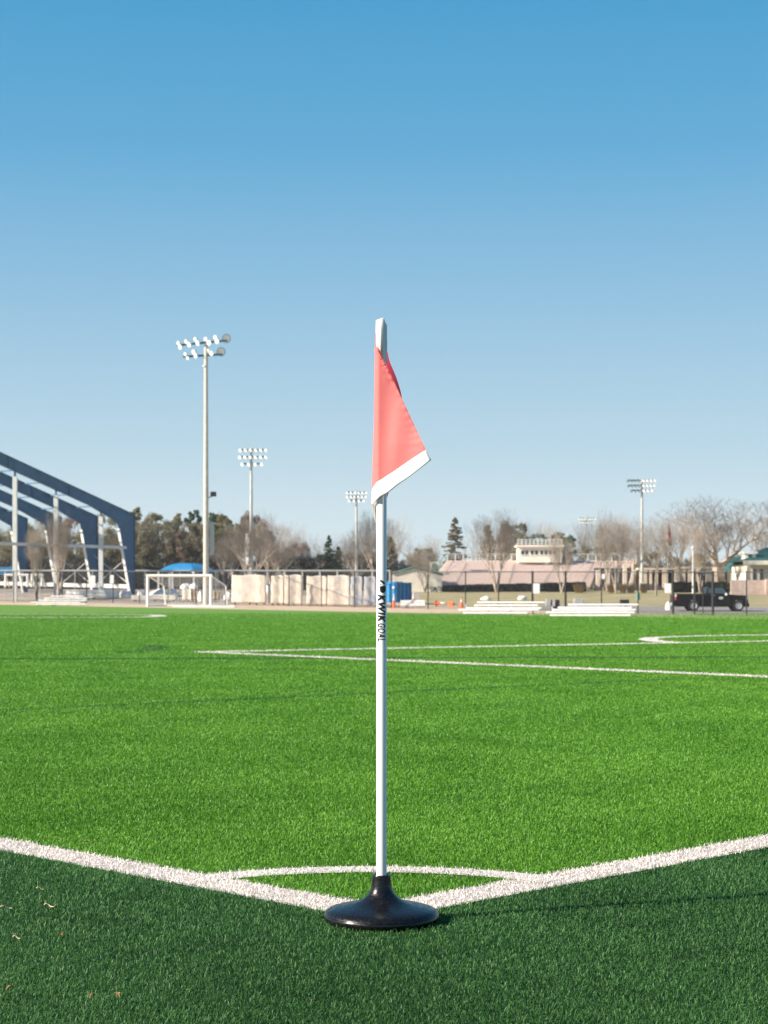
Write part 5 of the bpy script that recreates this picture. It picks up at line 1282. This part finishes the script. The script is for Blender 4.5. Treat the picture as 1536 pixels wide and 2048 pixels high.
for cx in (1388, 1477.5):
    for yy, sg in ((d - .02, -1), (d + W_ + .02, 1)):
        c = tp(cx, 1211.8) + Vector((0, yy, 0)); r_ = 10.4 * s
        wh = MB().lathe([(r_ * .55, -.02), (r_ * .8, .0), (r_ * .97, -.02), (r_, -.06), (r_, -.18), (r_ * .96, -.22), (r_ * .5, -.22)], c=c, axis=(0, sg, 0), n=28, capa=False).build('wheel', 'tyre', t, smooth=True)
        MB().lathe([(.0, -.03), (r_ * .18, -.02), (r_ * .2, -.05), (r_ * .5, -.06), (r_ * .62, .004), (r_ * .56, .0)], c=c, axis=(0, sg, 0), n=28, capa=False, capb=False).build('rim', 'rim', wh, smooth=True)
MB().box((tp(1349.4, 0).x, d - .012, wz(1200, d)), (tp(1352.6, 0).x, d + .2, wz(1193.5, d))).build('tail_light', 'red_lamp', t)
MB().box((tp(1349.4, 0).x, d - .012, wz(1193.4, d)), (tp(1353.2, 0).x, d + .2, wz(1189.5, d))).build('reversing_light', 'clear_lamp', t)
MB().box((tp(1344.5, 0).x, d + .05, wz(1211, d)), (tp(1349, 0).x, d + W_ - .05, wz(1205.5, d))).build('rear_bumper', 'galv', t, bevel=.03)
MB().box((tp(1494, 0).x, d + .02, wz(1214, d)), (tp(1499, 0).x, d + W_ - .02, wz(1206, d))).build('front_bumper', 'truck', t, bevel=.04)
MB().box((tp(1491.5, 0).x, d - .01, wz(1200, d)), (tp(1496.2, 0).x, d + .25, wz(1194, d))).build('headlight', 'bowl', t, bevel=.02)
MB().box((tp(1450, 0).x, d - .22, wz(1191, d)), (tp(1454, 0).x, d + .05, wz(1186.5, d))).build('side_mirror', 'clear_lamp', t, bevel=.04)  # white colour stands in for the bright highlight on the mirror
MB().box((tp(1425, 0).x, d - .03, wz(1191, d)), (tp(1429, 0).x, d - .002, wz(1189.5, d))).build('door_handle', 'clear_lamp', t)  # painted white as the bright highlight at this spot of the door
mb = MB()
for px in (1428.5, 1459.5): mb.box((tp(px, 0).x, d - .004, wz(1212, d)), (tp(px, 0).x + .02, d - .001, wz(1189.5, d)))
mb.build('door_seam', 'tyre', t)
vs = [(tp(1442, 1196).x + .17 * math.cos(6.283 * k / 16), d - .005, tp(1442, 1196).z + .09 * math.sin(6.283 * k / 16)) for k in range(16)]
MB().add(vs, [tuple(range(16))]).build('door_decal', 'galv', t)
for a0, a1 in ((1352, 1414),): MB().box((wx(a0, d), d + .03, wz(1188.4, d)), (wx(a1, d), d + .10, wz(1187.2, d))).build('bed_rail', 'tyre', t)

# ------------------------------------------------------------------ the thin winter haze
def haze(dens):
    m = bpy.data.materials.new('haze'); m.use_nodes = True; n = m.node_tree
    for q_ in list(n.nodes):
        if q_.type != 'OUTPUT_MATERIAL': n.nodes.remove(q_)
    v = n.nodes.new('ShaderNodeVolumePrincipled'); v.inputs['Color'].default_value = (.90, .93, .96, 1); v.inputs['Density'].default_value = dens
    v.inputs['Anisotropy'].default_value = .2
    n.links.new(v.outputs[0], n.nodes['Material Output'].inputs['Volume'])
    mb = MB(); mb.box((-900, -90, -12), (900, 1300, 42)); o = mb.build('haze', m); o['kind'] = 'stuff'; o['label'] = 'thin pale winter haze over the whole field'
    return o
haze(.0002)
